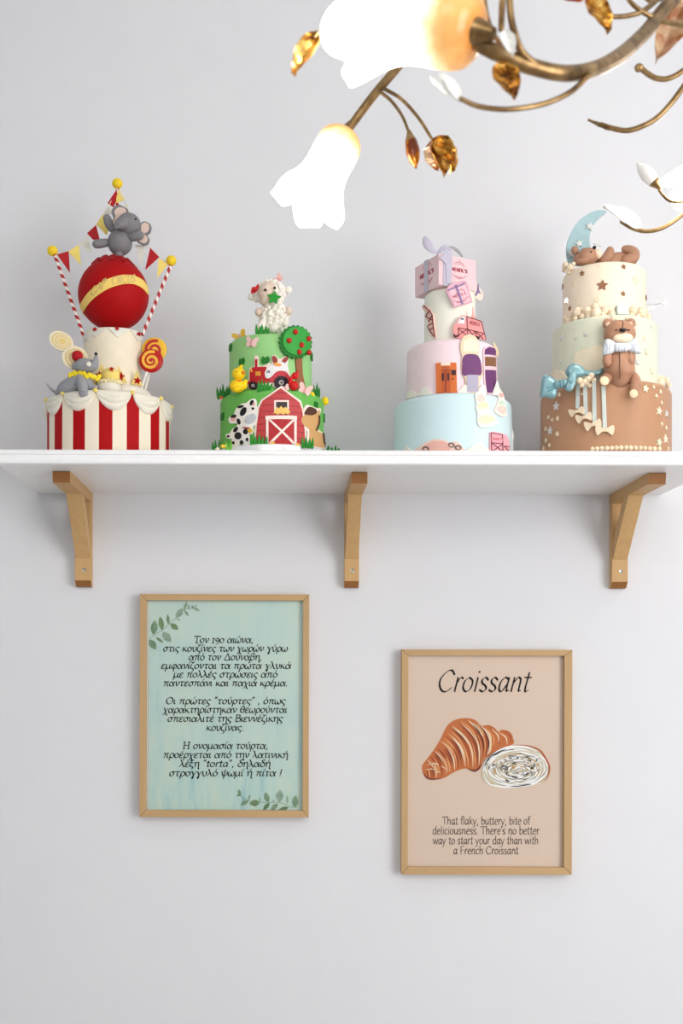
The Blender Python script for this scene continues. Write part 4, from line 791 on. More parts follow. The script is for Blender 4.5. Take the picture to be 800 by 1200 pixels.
# duck
d = .155 + ft.r + .004
DU = .232
dk = merge(blob(278, 452.3, 9.2, 7.8, DU, 0), snake([(285, 452, DU, 5), (287.5, 447, DU, 2.6)]), blob(279.5, 438.2, 7.9, 7.3, DU + .003), snake([(281, 432, DU, 2.6), (283, 428.8, DU, 1.6)])).build('duck_figure', fondant((246, 208, 20), .45), FK, label='round yellow duckling')
blob(285.2, 436.6, 2.2, 2.2, DU + .012).build('beak', fondant((232, 124, 26)), dk); decal(Flat(DU + .009), [(276.5, 446), (280, 445.4), (283.8, 446), (280.2, 447.8)], fondant((220, 130, 30)), 'bow', dk, .002)
blob(277.5, 435.8, .9, .9, DU + .0125).build('eye', BLACK, dk)
snake([(271.5, 452, DU + .009, 1.4), (276, 456, DU + .013, 3.4), (281, 454.5, DU + .0135, 2.4)], 10).build('wing', fondant((244, 204, 16), .45), dk)
# little red squirrel
rs = merge(blob(343.8, 452, 5.6, 5.6, .236), blob(345.5, 440.5, 4.1, 4.2, .237), snake([(348, 437.8, .238, 1.6), (349, 434.6, .238, 1)]), snake([(339.5, 449, .24, 2), (341, 444, .24, 2.6), (342, 441, .24, 1.5)])).build('squirrel_figure', fondant((206, 22, 24), .45), FK, label='tiny red animal beside the apple tree')
# lamb
LW = fondant((250, 242, 232)); LF = fondant((228, 206, 188)); DL = .165
def wool(px, py, rx, ry, d, nb, br, mask=None):
    m = blob(px, py, rx * .92, ry * .92, d, 0, rx * .8); k_ = pxm(d); c = P(px, py, d); ga = PI * (3 - math.sqrt(5))
    for i in range(nb):
        z = max(-1, min(1, 1 - 2 * (i + .5) / nb + random.uniform(-.03, .03))); r = math.sqrt(1 - z * z); a = ga * i + random.uniform(-.16, .16); q = Vector((r * math.cos(a) * rx, r * math.sin(a) * rx * .85, z * ry)) * k_
        if mask and mask(q / k_): continue
        m.sphere(c + q, br * k_ * random.uniform(.9, 1.15), n=10, m=7)
    return m
lm = merge(wool(321, 373, 15.5, 17.5, DL, 130, 3.0), wool(317, 343.5, 15.2, 13.2, DL + .002, 110, 3.1, lambda q: q.y < -5 and q.x < 9 and q.z < 9.5)).build('lamb_figure', LW, FK, label='white woolly lamb sitting on the top tier')
snake([(311.5, 351, DL + .012, 7), (312, 344, DL + .013, 10.5), (315, 339, DL + .011, 9.5)]).build('face', LF, lm)
for x, y in ((310.8, 339.7), (321.8, 337.4)): blob(x, y, 1.6, 1.7, DL + (.0295 if x < 315 else .0262)).build('eye', BLACK, lm)
decal(Flat(DL + .024), star(321, 349.4, 8.6, 8, .5), fondant((34, 150, 44)), 'star', lm, .003)
for x, y in ((294.5, 347.5), (300.5, 350), (338, 340)): blob(x, y, 4, 4.6, DL - .004, 15).build('ear', LW, lm)
for x, y in ((303.2, 365.8), (338, 364.5)): blob(x, y, 4.8, 5, DL + .008).build('hand', LF, lm)
snake([(309, 377, DL + .012, 4.4), (306, 382, DL + .02, 4.8), (305, 386, DL + .024, 4.6)]).build('foot', LW, lm); snake([(322, 380, DL + .012, 4.4), (320, 386, DL + .02, 4.4)]).build('foot', LW, lm)
bw = decal(Flat(DL + .014), smooth2([(294, 341), (296, 336.5), (299, 337), (302.5, 332.8), (303, 337), (300.5, 341.5), (297, 344), (294.5, 344)], 2), fondant((200, 24, 26)), 'flower', lm, .003); blob(298.3, 340.5, 1.6, 1.6, DL + .018).build('flower_centre', fondant((170, 12, 20)), bw)
def butterfly(surf, x, y, s_, rot, mat, parent, off=.001):
    c, q = math.cos(math.radians(rot)), math.sin(math.radians(rot)); f = lambda a, b: (x + (a * c - b * q) * s_, y + (a * q + b * c) * s_)
    b = None
    for sg in (-1, 1):
        w = [f(sg * p[0], p[1]) for p in ((.05, .2), (.3, -.5), (.8, -.8), (1, -.4), (.75, 0), (.85, .35), (.55, .75), (.25, .55))]
        if sg < 0: w = w[::-1]
        if b is None: b = stamp(surf, x, y, smooth2(w, 2), mat, 'butterfly', parent, .0014, off)
        else: stamp(surf, x, y, smooth2(w, 2), mat, 'wing', b, .0014, off)
    stamp(surf, x, y, [f(*p) for p in ell(0, .1, .12, .6, 0, 10)], fondant((226, 160, 158)), 'body', b, .0022, off)
butterfly(ft, 295.3, 401.2, 8.0, 12, PINKB, FK); butterfly(Flat(DL + .004), 326, 327, 6.2, -50, fondant((238, 186, 178)), FK)
butterfly(Flat(DL + .06), 357.5, 456.5, 8.6, 20, PINKB, FK); butterfly(Flat(.237), 334, 455, 5.0, -20, PINKB, FK); butterfly(ft, 363, 401, 5.5, -20, PINKB, FK); butterfly(Flat(DF + .02), 281, 394.5, 8.8, -25, fondant((222, 178, 64)), FK)
def ground(z): return lambda px, py: P(px, py, .0)
def at_d(d): return lambda px, py: P(px, py, d)
TOPF = DF + ft.r * .82
for sp, d, mt_ in (([(301, 391, 11, -1), (304, 391, 9, 1), (307, 391, 11, 0), (310, 391, 9, 2), (312.5, 391, 6, 3)], DF + ft.r * .8, GR1), ([(256, 466, 12, -2), (259, 465, 11, -1), (262, 464, 14, -1), (265, 463, 10, 1), (268, 462, 12, 1)], DF + .03, GR2), ([(303, 457, 11, 0), (306, 456.5, 12, 1), (309, 456.5, 10, 2), (312, 456, 9, 3), (315.5, 456, 7, 4)], DF + fb.r * .98, GR1),
                  ([(367.5, 463, 12, 0), (370.5, 464, 15, 1), (373, 465, 11, 1)], DF + .03, GR2), ([(295, 521, 12, -1), (299, 521, 10, 0), (303, 521, 13, 1), (307, 521.5, 10, 1), (311, 522, 11, 2)], DF + fb.r + .005, GR1), ([(355, 523, 11, -1), (358.5, 523, 12, 0), (362, 523.5, 10, 1), (365.5, 524, 11, 1)], DF + fb.r + .003, GR1),
                  ([(250, 530, 12, -1), (253, 530, 15, -1), (257, 529, 14, 0), (261, 529, 12, 1)], DF + .02, GR1), ([(384, 529, 7, 1), (389, 530, 6, -1), (393, 530, 8, 0), (396, 530, 5, 1)], DF - .01, GR2), ([(266, 527, 8, -1), (270, 526.5, 9, 1)], DF + fb.r * .85, fondant((110, 190, 60)))):
    blades(sp, at_d(d), 1, mt_, 'grass_tuft', FK)
def leafy(surf, x, y, s_, parent, mat): stamp(surf, x, y, smooth2([(x - .9 * s_, y - .1 * s_), (x - .5 * s_, y - .9 * s_), (x, y - .5 * s_), (x + .7 * s_, y - .9 * s_), (x + .95 * s_, y), (x + .5 * s_, y + .9 * s_), (x - .1 * s_, y + .6 * s_), (x - .7 * s_, y + .8 * s_)], 2), mat, 'sugar_leaf', parent, .0026)
for sf, x, y, s_ in ((ft, 283.7, 424, 4.6), (ft, 310.7, 422.5, 5.2), (ft, 270.5, 407.5, 5), (ft, 364.3, 418, 5.5), (fb, 261, 488.5, 5), (fb, 379, 490, 5.5), (fb, 369.5, 474, 3.6)): leafy(sf, x, y, s_, FK, GR2)
for x, y, r, d in ((364.6, 463.5, 4.2, DF + .05), (380.6, 470, 4.4, DF + .005)): blob(x, y, r, r * 1.15, d).build('yellow_bud', YF, FK)
for sf, x, y, r, c in ((Flat(DF + .03), 259, 466, 3.4, (214, 92, 40)), (Flat(.238), 261.5, 523, 4.6, (240, 200, 60)), (Flat(.238), 255, 526, 3.6, (244, 226, 214)), (Flat(DF + fb.r + .006), 319, 519.5, 4.0, (240, 190, 80)), (Flat(DF + fb.r + .002), 349, 521, 3.4, (240, 190, 80))):
    fl = decal(sf, smooth2([(x + r * (1 if i % 2 else .55) * math.cos(PI * i / 5), y + r * .6 * (1 if i % 2 else .55) * math.sin(PI * i / 5)) for i in range(10)], 2), fondant(c), 'flower', FK, .0016)

# ------------------------------------------------------------------ pink and blue box cake
DP = .15
pb = Cyl(461.5, 599.5, DP, 500); pm = Cyl(476.5, 581, DP, 430); pt_ = Cyl(497, 557, DP, 370)
PK = thing('tiered_cake', (pb.cx, pb.cy, ZT), 'pastel blue, pink and white cake topped with a ribbon-tied pink box', 'cake', 'decorated tiered cakes on the shelf')
zp1 = pb.z(599, 476); zp2 = pm.z(581, 411); zp3 = pt_.z(557, 345)
pbt = tier_mesh(pb, ZT, zp1, .009).build('tier', fondant((208, 231, 237), .45, .03), PK, label='pale blue bottom tier')
pmt = tier_mesh(pm, zp1 - .002, zp2, .008).build('tier', fondant((243, 220, 227), .45, .03), PK, label='pink middle tier')
ptt = tier_mesh(pt_, zp2 - .002, zp3, .009).build('tier', fondant((240, 238, 226), .45, .03), PK, label='white top tier')
PINK = fondant((238, 206, 212), .6); LAV = fondant((196, 190, 208), .45); REDP = plain((190, 84, 100), .7, name='red_print'); PURP = fondant((110, 60, 112), .55); PEDGE = fondant((240, 226, 214), .55)
a = .0765; ph = math.radians(25.6); near = P(514, 297, .2); zt, zb = near.z, P(514, 333.5, .2).z
R = Matrix.Rotation(ph, 3, 'Z')                      # local: +x along the right face, +y along the left face, away from the room
bx = M().box((0, 0, zb - zt), (a, a, 0), .0012, 0, R, near).build('gift_box', [PINK], PK, 30, label='pink bakery box tied with lavender ribbon')
M().box((-.0012, -.0012, -.0145), (a + .0012, a + .0012, .0008), .001, 0, R, near).build('lid', PINK, bx, 30) if False else None
fr = Plane(near + R @ Vector((0, -.0002, 0)), R @ Vector((1, 0, 0)), (0, 0, 1)); fl = Plane(near + R @ Vector((-.0002, a, 0)), R @ Vector((0, -1, 0)), (0, 0, 1))
Hb = zt - zb
def emblem(surf, u, v, w_, parent, mat=REDP):
    m = M()
    q, wd = text_quads("MENDL'S", 0, .26, .1, 20, .12)
    for quad in q: m.add([surf.pt(u - w_ / 2 + p[0] / wd * w_, v + p[1] / wd * w_ * .85, .0004) for p in quad], [(0, 1, 2, 3)])
    def arc(cx, cz, rx, rz, a0, a1, t): 
        for q in bandq([(cx + rx * math.cos(math.radians(a0 + (a1 - a0) * i / 8)), cz + rz * math.sin(math.radians(a0 + (a1 - a0) * i / 8))) for i in range(9)], t, True, 2): m.add([surf.pt(p[0], p[1], .0004) for p in q], [(0, 1, 2, 3)])
    arc(u, v + .2 * w_, .36 * w_, .28 * w_, 15, 165, .025 * w_); arc(u, v + .2 * w_, .30 * w_, .2 * w_, 20, 160, .018 * w_); arc(u, v + .02 * w_, .56 * w_, .3 * w_, 205, 335, .03 * w_); arc(u, v - .0 * w_, .48 * w_, .36 * w_, 215, 325, .02 * w_); arc(u, v - .3 * w_, .1 * w_, .06 * w_, 180, 360, .03 * w_); arc(u, v + .5 * w_, .05 * w_, .08 * w_, 0, 180, .02 * w_)
    return m.build('printed_emblem', mat, parent)
emblem(fr, .0415, -Hb * .47, .034, bx); emblem(fl, a * .52, -Hb * .5, .044, bx)
def box_ribbon(surf, u0, u1): m = M(); m.plate(surf, [(u0, 0.0008), (u1, .0008), (u1, -Hb - .0005), (u0, -Hb - .0005)], .0008, .0002, 0); return m.build('ribbon', LAV, bx)
box_ribbon(fl, a * .5 - .0065, a * .5 + .0065); box_ribbon(fr, .0085, .0205)
decal(fr, [(513.5, 303), (519, 298), (522, 290), (528.5, 292), (528.5, 312), (527.5, 333), (522, 332), (521.5, 311), (518, 306)], LAV, 'ribbon_tail', bx, .0014, .0012)
# bow
def petal(pts, d, th=.0028, mat=LAV, name='bow_loop', parent=bx):
    f = Flat(d); return decal(f, smooth2(pts, 4), mat, name, parent, th)
for pts, rr_ in (([(513, 296, .196, 1.5), (507, 293, .2, 4), (501.5, 287, .2, 5.8), (499, 281, .196, 4.4), (498, 277.5, .192, 1.2)], 0), ([(514, 296, .194, 1.5), (517, 292, .196, 2.6), (521.5, 290, .196, 3), (526.5, 292, .194, 1.6)], 0), ([(513, 297, .198, 2), (516, 294.5, .2, 2.4)], 0)):
    snake(pts, 14, .45).build('bow_loop', LAV, bx)
snake([(524, 291, .19, 2), (530, 290.5, .182, 2), (536, 294, .178, 2.2), (541, 300, .178, 1.6)], 12, .5).build('bow_loop', fondant((164, 158, 166), .45), bx)
# tilted gift plaque on the white tier
gp = Plane(pt_.pt(pt_.uv(538, 345)[0], pt_.uv(538, 345)[1], .004), (math.cos(.28), math.sin(.28) * .55, .0), (0, 0, 1))
g = decal(gp, [(521.8, 341), (524.5, 335.5), (541, 329), (546.5, 331), (552.8, 354.5), (531.5, 360.8)], fondant((226, 176, 192)), 'gift_plaque', PK, .003, label='tilted pink gift plaque')
decal(gp, [(525, 341.5), (544, 334.5), (550.8, 353.6), (532, 359)], fondant((238, 198, 210)), 'plaque_face', g, .0008, .003)
decal(gp, [(531.8, 335.3), (534, 334.4), (542, 357), (540, 357.7)], fondant((150, 124, 170)), 'ribbon', g, .001, .0038); decal(gp, [(523.3, 340.5), (543.5, 332), (544.2, 333.7), (524, 342)], fondant((158, 130, 172)), 'ribbon', g, .001, .0038)
m = M(); q, wd = text_quads("MENDL'S", 0, .16, .08, 20, .12)
for quad in q: m.add([gp.pt(*gp.uv(530.2 + (p[0] / wd) * 15.5 - p[1] * .5, 350.3 - (p[0] / wd) * 4.6 - p[1] * 1.9), .0042) for p in quad], [(0, 1, 2, 3)])
m.build('lettering', REDP, g)
decal(gp, bandq([(533, 346), (536, 341.5), (540, 340), (543.5, 342)], .6) + bandq([(531, 353.5), (537, 354.5), (543, 352), (548, 348)], .6) + bandq([(534, 355.5), (540, 355), (545, 352.5)], .5), REDP, 'print_line', g, .0004, .0038)
# printed pieces
VAN = fondant((240, 160, 160), .55); LAT = plain((122, 56, 60), .6, name='brown_print')
vd = DP + pt_.r + .006; vf = Flat(vd)
van = decal(vf, [(531, 394.5), (530.5, 382), (536, 376.5), (540, 369.5), (546.5, 371), (563.5, 377.2), (569.5, 399.5), (560, 397), (548, 397), (536, 397.5)], VAN, 'van_plaque', PK, .003, label='pink delivery van plaque standing on the pink tier')
decal(vf, [(535.5, 379.5), (540, 371), (544.5, 372), (543.8, 380)], fondant((236, 232, 232)), 'van_window', van, .0006, .003); decal(vf, ell(541, 374.5, 2, 1.3, 10), fondant((120, 122, 140)), 'shade', van, .0005, .0036)
L_ = []
def ln(a, b, w_=.9): 
    L_.append(band([a, b], w_, False))
for q in (((546.5, 371), (547.3, 391)), ((546.8, 371.5), (563.8, 377.4)), ((563.6, 377.4), (569, 399)), ((547.3, 386.5), (566.5, 391.5)), ((536.2, 385), (546.8, 386.5)), ((536.2, 385), (537, 395)), ((537, 393), (546.8, 386.5)), ((536.5, 386), (547, 394)), ((548, 387), (556, 396)), ((556, 389), (550, 396)), ((557, 389.5), (566, 398)), ((566, 392), (558, 397.5)), ((556.5, 389), (557.5, 397)), ((547.3, 391), (548, 396))): ln(*q)
decal(vf, L_, LAT, 'lattice', van, .0006, .003); decal(vf, [band([(531, 392.5), (533, 395), (536.5, 394)], 1.8), ell(558.5, 396.5, 3, 1.8, 20)], fondant((60, 34, 38)), 'wheel', van, .0012, .0032)
m = M(); q, wd = text_quads("MENDL'S", 0, .16, .08, 20, .12)
for quad in q: m.add([vf.pt(*vf.uv(550 + (p[0] / wd) * 11.5, 380.5 + (p[0] / wd) * 2.6 - p[1] * 2.6), .0034) for p in quad], [(0, 1, 2, 3)])
m.build('lettering', REDP, van)
decal(vf, [(551.5, 372), (553, 368), (553.6, 360), (554.4, 360), (555, 368), (557.5, 374.5)], fondant((240, 172, 166)), 'mast', van, .002, -.002)
lp = decal(pt_, [(497, 359.5), (499, 357.5), (505, 363.5), (508.5, 369), (509.5, 380), (511.6, 396.5), (507, 394), (502.5, 383.5), (504, 378), (500.6, 371.5), (501.5, 366)], fondant((232, 190, 178)), 'girder_plaque', PK, .004, label='zigzag pink girder plaque on the left')
decal(pt_, [band(q, .9, False) for q in ([(498.6, 358), (505, 364), (508, 369.5)], [(508, 369), (509, 381), (511, 396)], [(500.8, 371), (508.5, 376)], [(501, 371), (505, 365)], [(502.8, 383), (509, 379)], [(503, 384), (511, 395.8)], [(504, 378), (508.3, 370)], [(505, 388), (509.5, 384)])], LAT, 'lattice', lp, .0008, .004)
cr_ = decal(Flat(DP + .012), smooth2([(548.5, 330), (552, 326), (557, 329), (560, 337), (565, 343), (565.5, 349), (562, 353.5), (556, 349), (551, 340)], 3), PEDGE, 'cream_plaque', PK, .004, label='cream plaque at the right of the white tier')
decal(Flat(DP + .012), smooth2([(555.5, 347), (558, 342), (559, 334), (560.3, 334), (560.5, 341), (563, 345.5), (560, 344), (557.5, 347.5)], 2), fondant((136, 118, 160)), 'purple_mark', cr_, .001, .004)
# lift doors
lf_ = decal(pm, [(511, 426), (517, 425.6), (517.3, 428.6), (527.3, 428.6), (527.3, 425.3), (534.4, 425.6), (535, 460.8), (511.5, 461.2)], fondant((214, 112, 56)), 'lift_plaque', PK, .003, label='orange lift door plaque')
decal(pm, [(517, 424.6), (527.3, 424.3), (527.5, 428.8), (517.2, 429)], fondant((240, 224, 210)), 'sign', lf_, .0036)
decal(pm, rect(517.6, 434, 527.6, 460.6), fondant((196, 92, 48)), 'lift_door', lf_, .0006, .003); decal(pm, [rect(521.9, 434.2, 522.9, 460.4), rect(517.5, 433.6, 527.8, 434.4)], LAT, 'door_gap', lf_, .0004, .0036)
decal(pm, [rect(518.3, 438, 520.4, 446.8), rect(524.2, 437.8, 526.3, 446.6)], fondant((70, 40, 44)), 'door_window', lf_, .0006, .0036); decal(pm, rect(528.7, 434.3, 533.8, 440), fondant((66, 40, 44)), 'indicator', lf_, .001, .003); decal(pm, ell(530, 444.6, .8, 1.3), fondant((100, 48, 40)), 'button', lf_, .001, .003)
decal(pm, [rect(518.5 + i * 2, 430.6, 519.8 + i * 2, 432) for i in range(4)], fondant((150, 72, 44)), 'floor_mark', lf_, .0003, .003)
# two upright plaques in purple tones
u1 = decal(pm, smooth2([(538.6, 408), (541, 397), (548, 392.5), (556, 395), (560, 404), (559.5, 417), (563, 428), (563.5, 440), (560, 450), (559.5, 461), (547, 461), (544, 444), (540, 430), (541, 419)], 3), fondant((226, 206, 174)), 'tall_plaque', PK, .003, 0, .005, label='tall cream, purple and lavender plaque')
decal(pm, smooth2([(541.5, 421), (545, 416), (556, 416), (560.5, 421), (562.2, 430), (561.5, 440), (551, 440), (541.5, 440), (541, 428)], 3), PURP, 'purple_panel', u1, .0008, .003)
decal(pm, [rect(546, 440, 558.6, 460)], fondant((176, 168, 190)), 'lavender_panel', u1, .0008, .0034)
decal(pm, [(541.5, 408), (542.5, 400), (551, 396.6), (558, 400), (558.8, 408), (558.8, 412.5), (542, 412.5)], fondant((240, 226, 202)), 'cream_panel', u1, .0006, .003)
u2 = decal(pm, smooth2([(564.8, 412), (567, 406.5), (573, 405.5), (578.8, 409.5), (580, 420), (580, 430), (580.3, 437), (580, 450), (577, 462), (568.5, 461.5), (566, 448), (565.5, 437), (565.2, 428), (565, 420)], 3), fondant((232, 206, 214)), 'short_plaque', PK, .003, 0, .003, label='shorter dark purple plaque')
decal(pm, [(566, 416), (566.5, 410), (571, 407), (577, 408.5), (578.5, 411), (578.6, 417), (572, 416)], PURP, 'purple_panel', u2, .0008, .003, .003); decal(pm, [(566.6, 434), (578.6, 434.5), (578.8, 446), (577.4, 461), (569, 460.6), (567, 445.5)], PURP, 'purple_panel', u2, .0008, .003, .003); decal(pm, [(566.4, 418.6), (578.6, 419.4), (578.6, 430), (566.6, 429.4)], fondant((136, 92, 66)), 'brown_panel', u2, .0008, .003, .003)
decal(Flat(DP + .03), smooth2([(577.6, 405), (578.5, 401.5), (581, 406), (584, 412), (583, 418), (580.5, 416)], 2), fondant((222, 204, 166)), 'gold_curl', PK, .003)
# icing peaks
for surf, q in ((pm, [(478, 467), (479.5, 461), (483, 457.5), (487, 460.5), (490.5, 463.5), (489, 465)]), (pm, [(490.5, 464), (494, 459), (498, 454.6), (502, 456.5), (506.5, 461.5), (508, 462.5)]), (pm, [(536, 461), (540, 456), (544, 451.5), (547.5, 455), (549, 461.5)]), (pm, [(558.5, 462), (562, 452), (565.5, 452), (567.5, 462)]), (Flat(DP + .045), [(577, 463), (579.5, 453), (582.2, 447), (584.5, 455), (589, 463)]),
                (pb, [(475, 529), (477.5, 523.5), (480.5, 526), (483, 529)]), (pb, [(547, 530), (551, 524), (557, 520), (562, 519), (566, 523.5), (571, 529)])):
    decal(surf, smooth2(q, 3), fondant((240, 236, 226)), 'icing_peak', PK, .004)
# pastry towers
pa = decal(pb, smooth2([(556, 466), (557, 460.5), (561, 458.5), (566, 461), (568.3, 468), (571.5, 475), (571, 480), (577, 486), (580, 492), (582.5, 496), (576, 499.5), (569, 501), (561, 500.5), (558.5, 494), (558.5, 484), (556.5, 478), (557.5, 473)], 3), fondant((244, 236, 226)), 'pastry_plaque', PK, .003, label='pastry tower plaque in cream and pink')
decal(pb, smooth2([(558, 466), (562, 462), (566, 464.5), (566.5, 469.5), (560, 471)], 2), fondant((242, 206, 198)), 'pastry_ball', pa, .0008, .003); decal(pb, smooth2([(559, 474), (565, 471), (570.5, 474.5), (570, 478.5), (561, 480)], 2), fondant((232, 226, 190)), 'pastry_ball', pa, .0008, .003); decal(pb, smooth2([(560, 493), (563, 487.5), (570, 487), (576, 488.5), (578, 493), (572, 496), (564, 496.5)], 2), fondant((244, 220, 192)), 'pastry_ball', pa, .0008, .003)
blob(560.8, 459.5, 2.1, 1.7, DP + pb.r * .93).build('cocoa_bean', fondant((120, 70, 60)), pa)
pa2 = decal(pb, smooth2([(584, 461.5), (587.3, 460.2), (588.8, 466), (590.3, 474.5), (589, 479), (592, 484), (591.5, 488), (586, 488.3), (580, 484.5), (578, 480.5), (580.5, 475), (582, 470)], 3), fondant((242, 230, 220)), 'pastry_plaque', PK, .003, label='smaller pastry tower plaque')
decal(pb, smooth2([(583, 470), (588, 470.5), (589, 474), (584, 474)], 2), fondant((196, 224, 202)), 'pastry_ball', pa2, .0008, .003); decal(pb, smooth2([(580.5, 479), (584, 476), (589.5, 477), (590, 484), (586, 485)], 2), fondant((240, 204, 192)), 'pastry_ball', pa2, .0008, .003); decal(pb, ell(585.8, 463.5, 1.8, 2.4), fondant((234, 170, 164)), 'pastry_ball', pa2, .0012, .003)
vb = decal(pb, [(572.5, 529), (572.8, 507), (575, 506), (587.5, 508.5), (591.5, 510.5), (595, 518), (595.5, 529)], fondant((238, 172, 184)), 'van_plaque', PK, .003, 0, .005, label='small pink van plaque near the shelf')
decal(pb, [band(q, .9, False) for q in ([(573.6, 507.8), (586.5, 509.8)], [(574, 507.5), (574.4, 529)], [(586.6, 509.5), (587.2, 529)], [(574.4, 519.5), (587, 520.5)], [(574.5, 520), (586.5, 529)], [(586.8, 521), (575, 529)], [(588.5, 523), (594.5, 524)], [(589, 523.5), (594, 529)])], LAT, 'lattice', vb, .0006, .003); decal(pb, smooth2([(575, 518.5), (575, 512.5), (580, 509.8), (585.5, 513), (586, 519)], 2), fondant((240, 166, 178)), 'van_sign', vb, .0008, .0032)
m = M(); q, wd = text_quads("MENDL'S", 0, .16, .08, 20, .12)
for quad in q: m.add([pb.pt(*pb.uv(575.6 + (p[0] / wd) * 9.6, 516 - p[1] * 1.5), .0044) for p in quad], [(0, 1, 2, 3)])
m.build('lettering', REDP, vb)
pc = decal(pb, smooth2([(489, 530), (495, 522), (503, 517), (512, 515), (522, 516.5), (527, 519), (533, 517.5), (538, 520), (541.5, 525), (542, 530)], 3), fondant((240, 212, 200)), 'car_plaque', PK, .003, 0, .005, label='blush coloured car plaque near the shelf')
decal(pb, smooth2([(495, 529), (500, 521.5), (508, 517.8), (518, 517.5), (524, 520.5), (526, 529)], 3), fondant((232, 182, 168)), 'car_body', pc, .0008, .003)
for x, y in ((500, 526.5), (528.7, 522), (536.5, 525)): wh = decal(pb, ell(x, y, 3.8, 2.9, 8), fondant((110, 82, 82)), 'wheel', pc, .0016, .003); decal(pb, ell(x, y + .5, 2.3, 1.7, 8), fondant((216, 180, 170)), 'hub', wh, .0006, .0046)
decal(Flat(DP + .008), smooth2([(598.5, 505.5), (600.5, 504.5), (601, 509), (602, 513), (600.5, 517), (600.5, 530), (597.5, 530), (598.5, 517)], 2), fondant((240, 236, 230)), 'white_plaque', PK, .003)

# ------------------------------------------------------------------ bear cake
DBR = .155
bb = Cyl(633, 787, DBR, 500); bm_ = Cyl(647, 771, DBR, 420); bt = Cyl(659, 757, DBR, 345)
BK = thing('tiered_cake', (bb.cx, bb.cy, ZT), 'brown, sage and cream cake with two teddy bears and a blue crescent moon', 'cake', 'decorated tiered cakes on the shelf')
zb1 = bb.z(787, 463); zb2 = bm_.z(771, 386); zb3 = bt.z(757, 322)
bbt = tier_mesh(bb, ZT, zb1, .010).build('tier', fondant((182, 138, 106), .42, .06), BK, label='caramel brown bottom tier')
bmt = tier_mesh(bm_, zb1 - .002, zb2, .008).build('tier', fondant((218, 220, 200), .5, .03), BK, label='pale sage middle tier')
btt = tier_mesh(bt, zb2 - .002, zb3, .007).build('tier', fondant((242, 226, 204), .5, .03), BK, label='cream top tier')
BRN_ = fondant((174, 130, 104), .45, .06); SILV = plain((224, 223, 220), .3, .4, .5, 'silver_dust'); BEAD = fondant((240, 220, 192), .4); STC = fondant((242, 228, 202), .5); BROWNS = fondant((146, 100, 70), .5)
for x, y, r, rt in ((682, 320.3, 3.6, 5), (705.6, 334.5, 6.8, 5), (730.2, 312.8, 3.4, 0), (729.8, 344.3, 3.5, 8), (659.5, 336, 3.6, 0), (756.4, 349, 3.6, 0), (667.6, 361.5, 3.2, 20)): stamp(bt, x, y, star(x, y, r, rt, .48), BROWNS, 'star', btt, .0016)
for x, y, r in ((744.5, 328.3, 6), (699, 351, 4), (702, 312, 3), (672, 332, 3.5)): stamp(bt, x, y, star(x, y, r, 12, .5), fondant((238, 220, 192)), 'star', btt, .0012)
for x, y, r, rt in ((658, 395.5, 3.6, 10), (675, 395.3, 2.6, 0), (686.8, 391.8, 2.8, 20), (755.2, 397, 4.2, 0), (756.8, 412, 4.6, 25), (746.5, 425, 3.4, 5), (762.5, 434.5, 4.6, 5), (657.5, 424, 2.6, 0), (684.5, 412.5, 5.2, -20), (763, 383, 2.4, 10)): stamp(bm_, x, y, star(x, y, r, rt, .45), STC if r > 4 else SILV, 'star', bmt, .0018)
for x, y, r, rt, c in ((655.5, 462.5, 2.7, 10, 0), (652, 476, 5.8, 5, 1), (643, 489, 2.7, 0, 0), (647.5, 492, 2.7, 20, 0), (653.6, 490.3, 2.9, 8, 0), (639.8, 502.6, 2.6, 0, 0), (645, 504.8, 5.6, 5, 1), (653.2, 508.6, 3.1, 0, 0), (640, 516.3, 2.6, 0, 0), (644.2, 521.6, 2.7, 5, 0), (637.2, 525.5, 3, 0, 0), (755.6, 455.8, 5, 10, 0), (764.9, 453.8, 2.7, 5, 0), (772.8, 459.2, 2.8, 0, 0), (768, 464, 2.6, 30, 0), (774.2, 472.1, 2.6, 0, 0), (771.3, 481.9, 5.3, 8, 0), (779.8, 485, 4.8, 0, 1), (774.4, 497.1, 2.6, 0, 0), (779.3, 501.7, 2.7, 0, 0), (778.8, 514.6, 5.5, -5, 0), (771.4, 518.6, 5.3, 8, 2), (782, 526, 2.6, 0, 0), (682.5, 462, 1.6, 0, 0)):
    stamp(bb, x, y, star(x, y, r, rt, .45), (STC, SILV, fondant((222, 224, 196)))[c], 'star', bbt, .0022)
def pearl(surf, px, py, r, parent, h=.3, dd=None):
    p = surf.pt(*surf.uv(px, py), r * pxm(.23) * h) if dd is None else P(px, py, dd)
    M().sphere(p, r * pxm(.23), n=16, m=10).build('sugar_pearl', BEAD, parent)
for x, y, r in ((689, 373.5, 0), ): pass
for x, y, r in ((677.5, 366.5, 5), (689, 364.5, 4.6), (698.5, 367.5, 5.8), (708, 363.5, 4.2), (683, 371, 3.6), (675.5, 373.5, 3.8), (690, 370, 3.6), (697, 359.8, 3.6), (706, 369, 3.4), (716.5, 368.5, 3.8), (713, 362, 3), (717, 363, 2.6), (668, 376, 4.2), (663.5, 373, 3), (740.5, 364, 4.2), (749.5, 366.5, 5.4), (757, 371.5, 3.8), (739, 370, 2.8), (746, 371.5, 3), (755.5, 364.5, 2.8), (764, 375, 3.6), (768, 377.5, 2.6), (671, 369, 3)): pearl(bt, x, y, r * 1.2, btt)
for x, y, r in ((663.5, 311, 4), (669.5, 313, 4.4), (662, 316.5, 3), (667, 318.5, 3.2), (672.5, 309.5, 2.6)): pearl(bt, x, y, r, btt, .4)
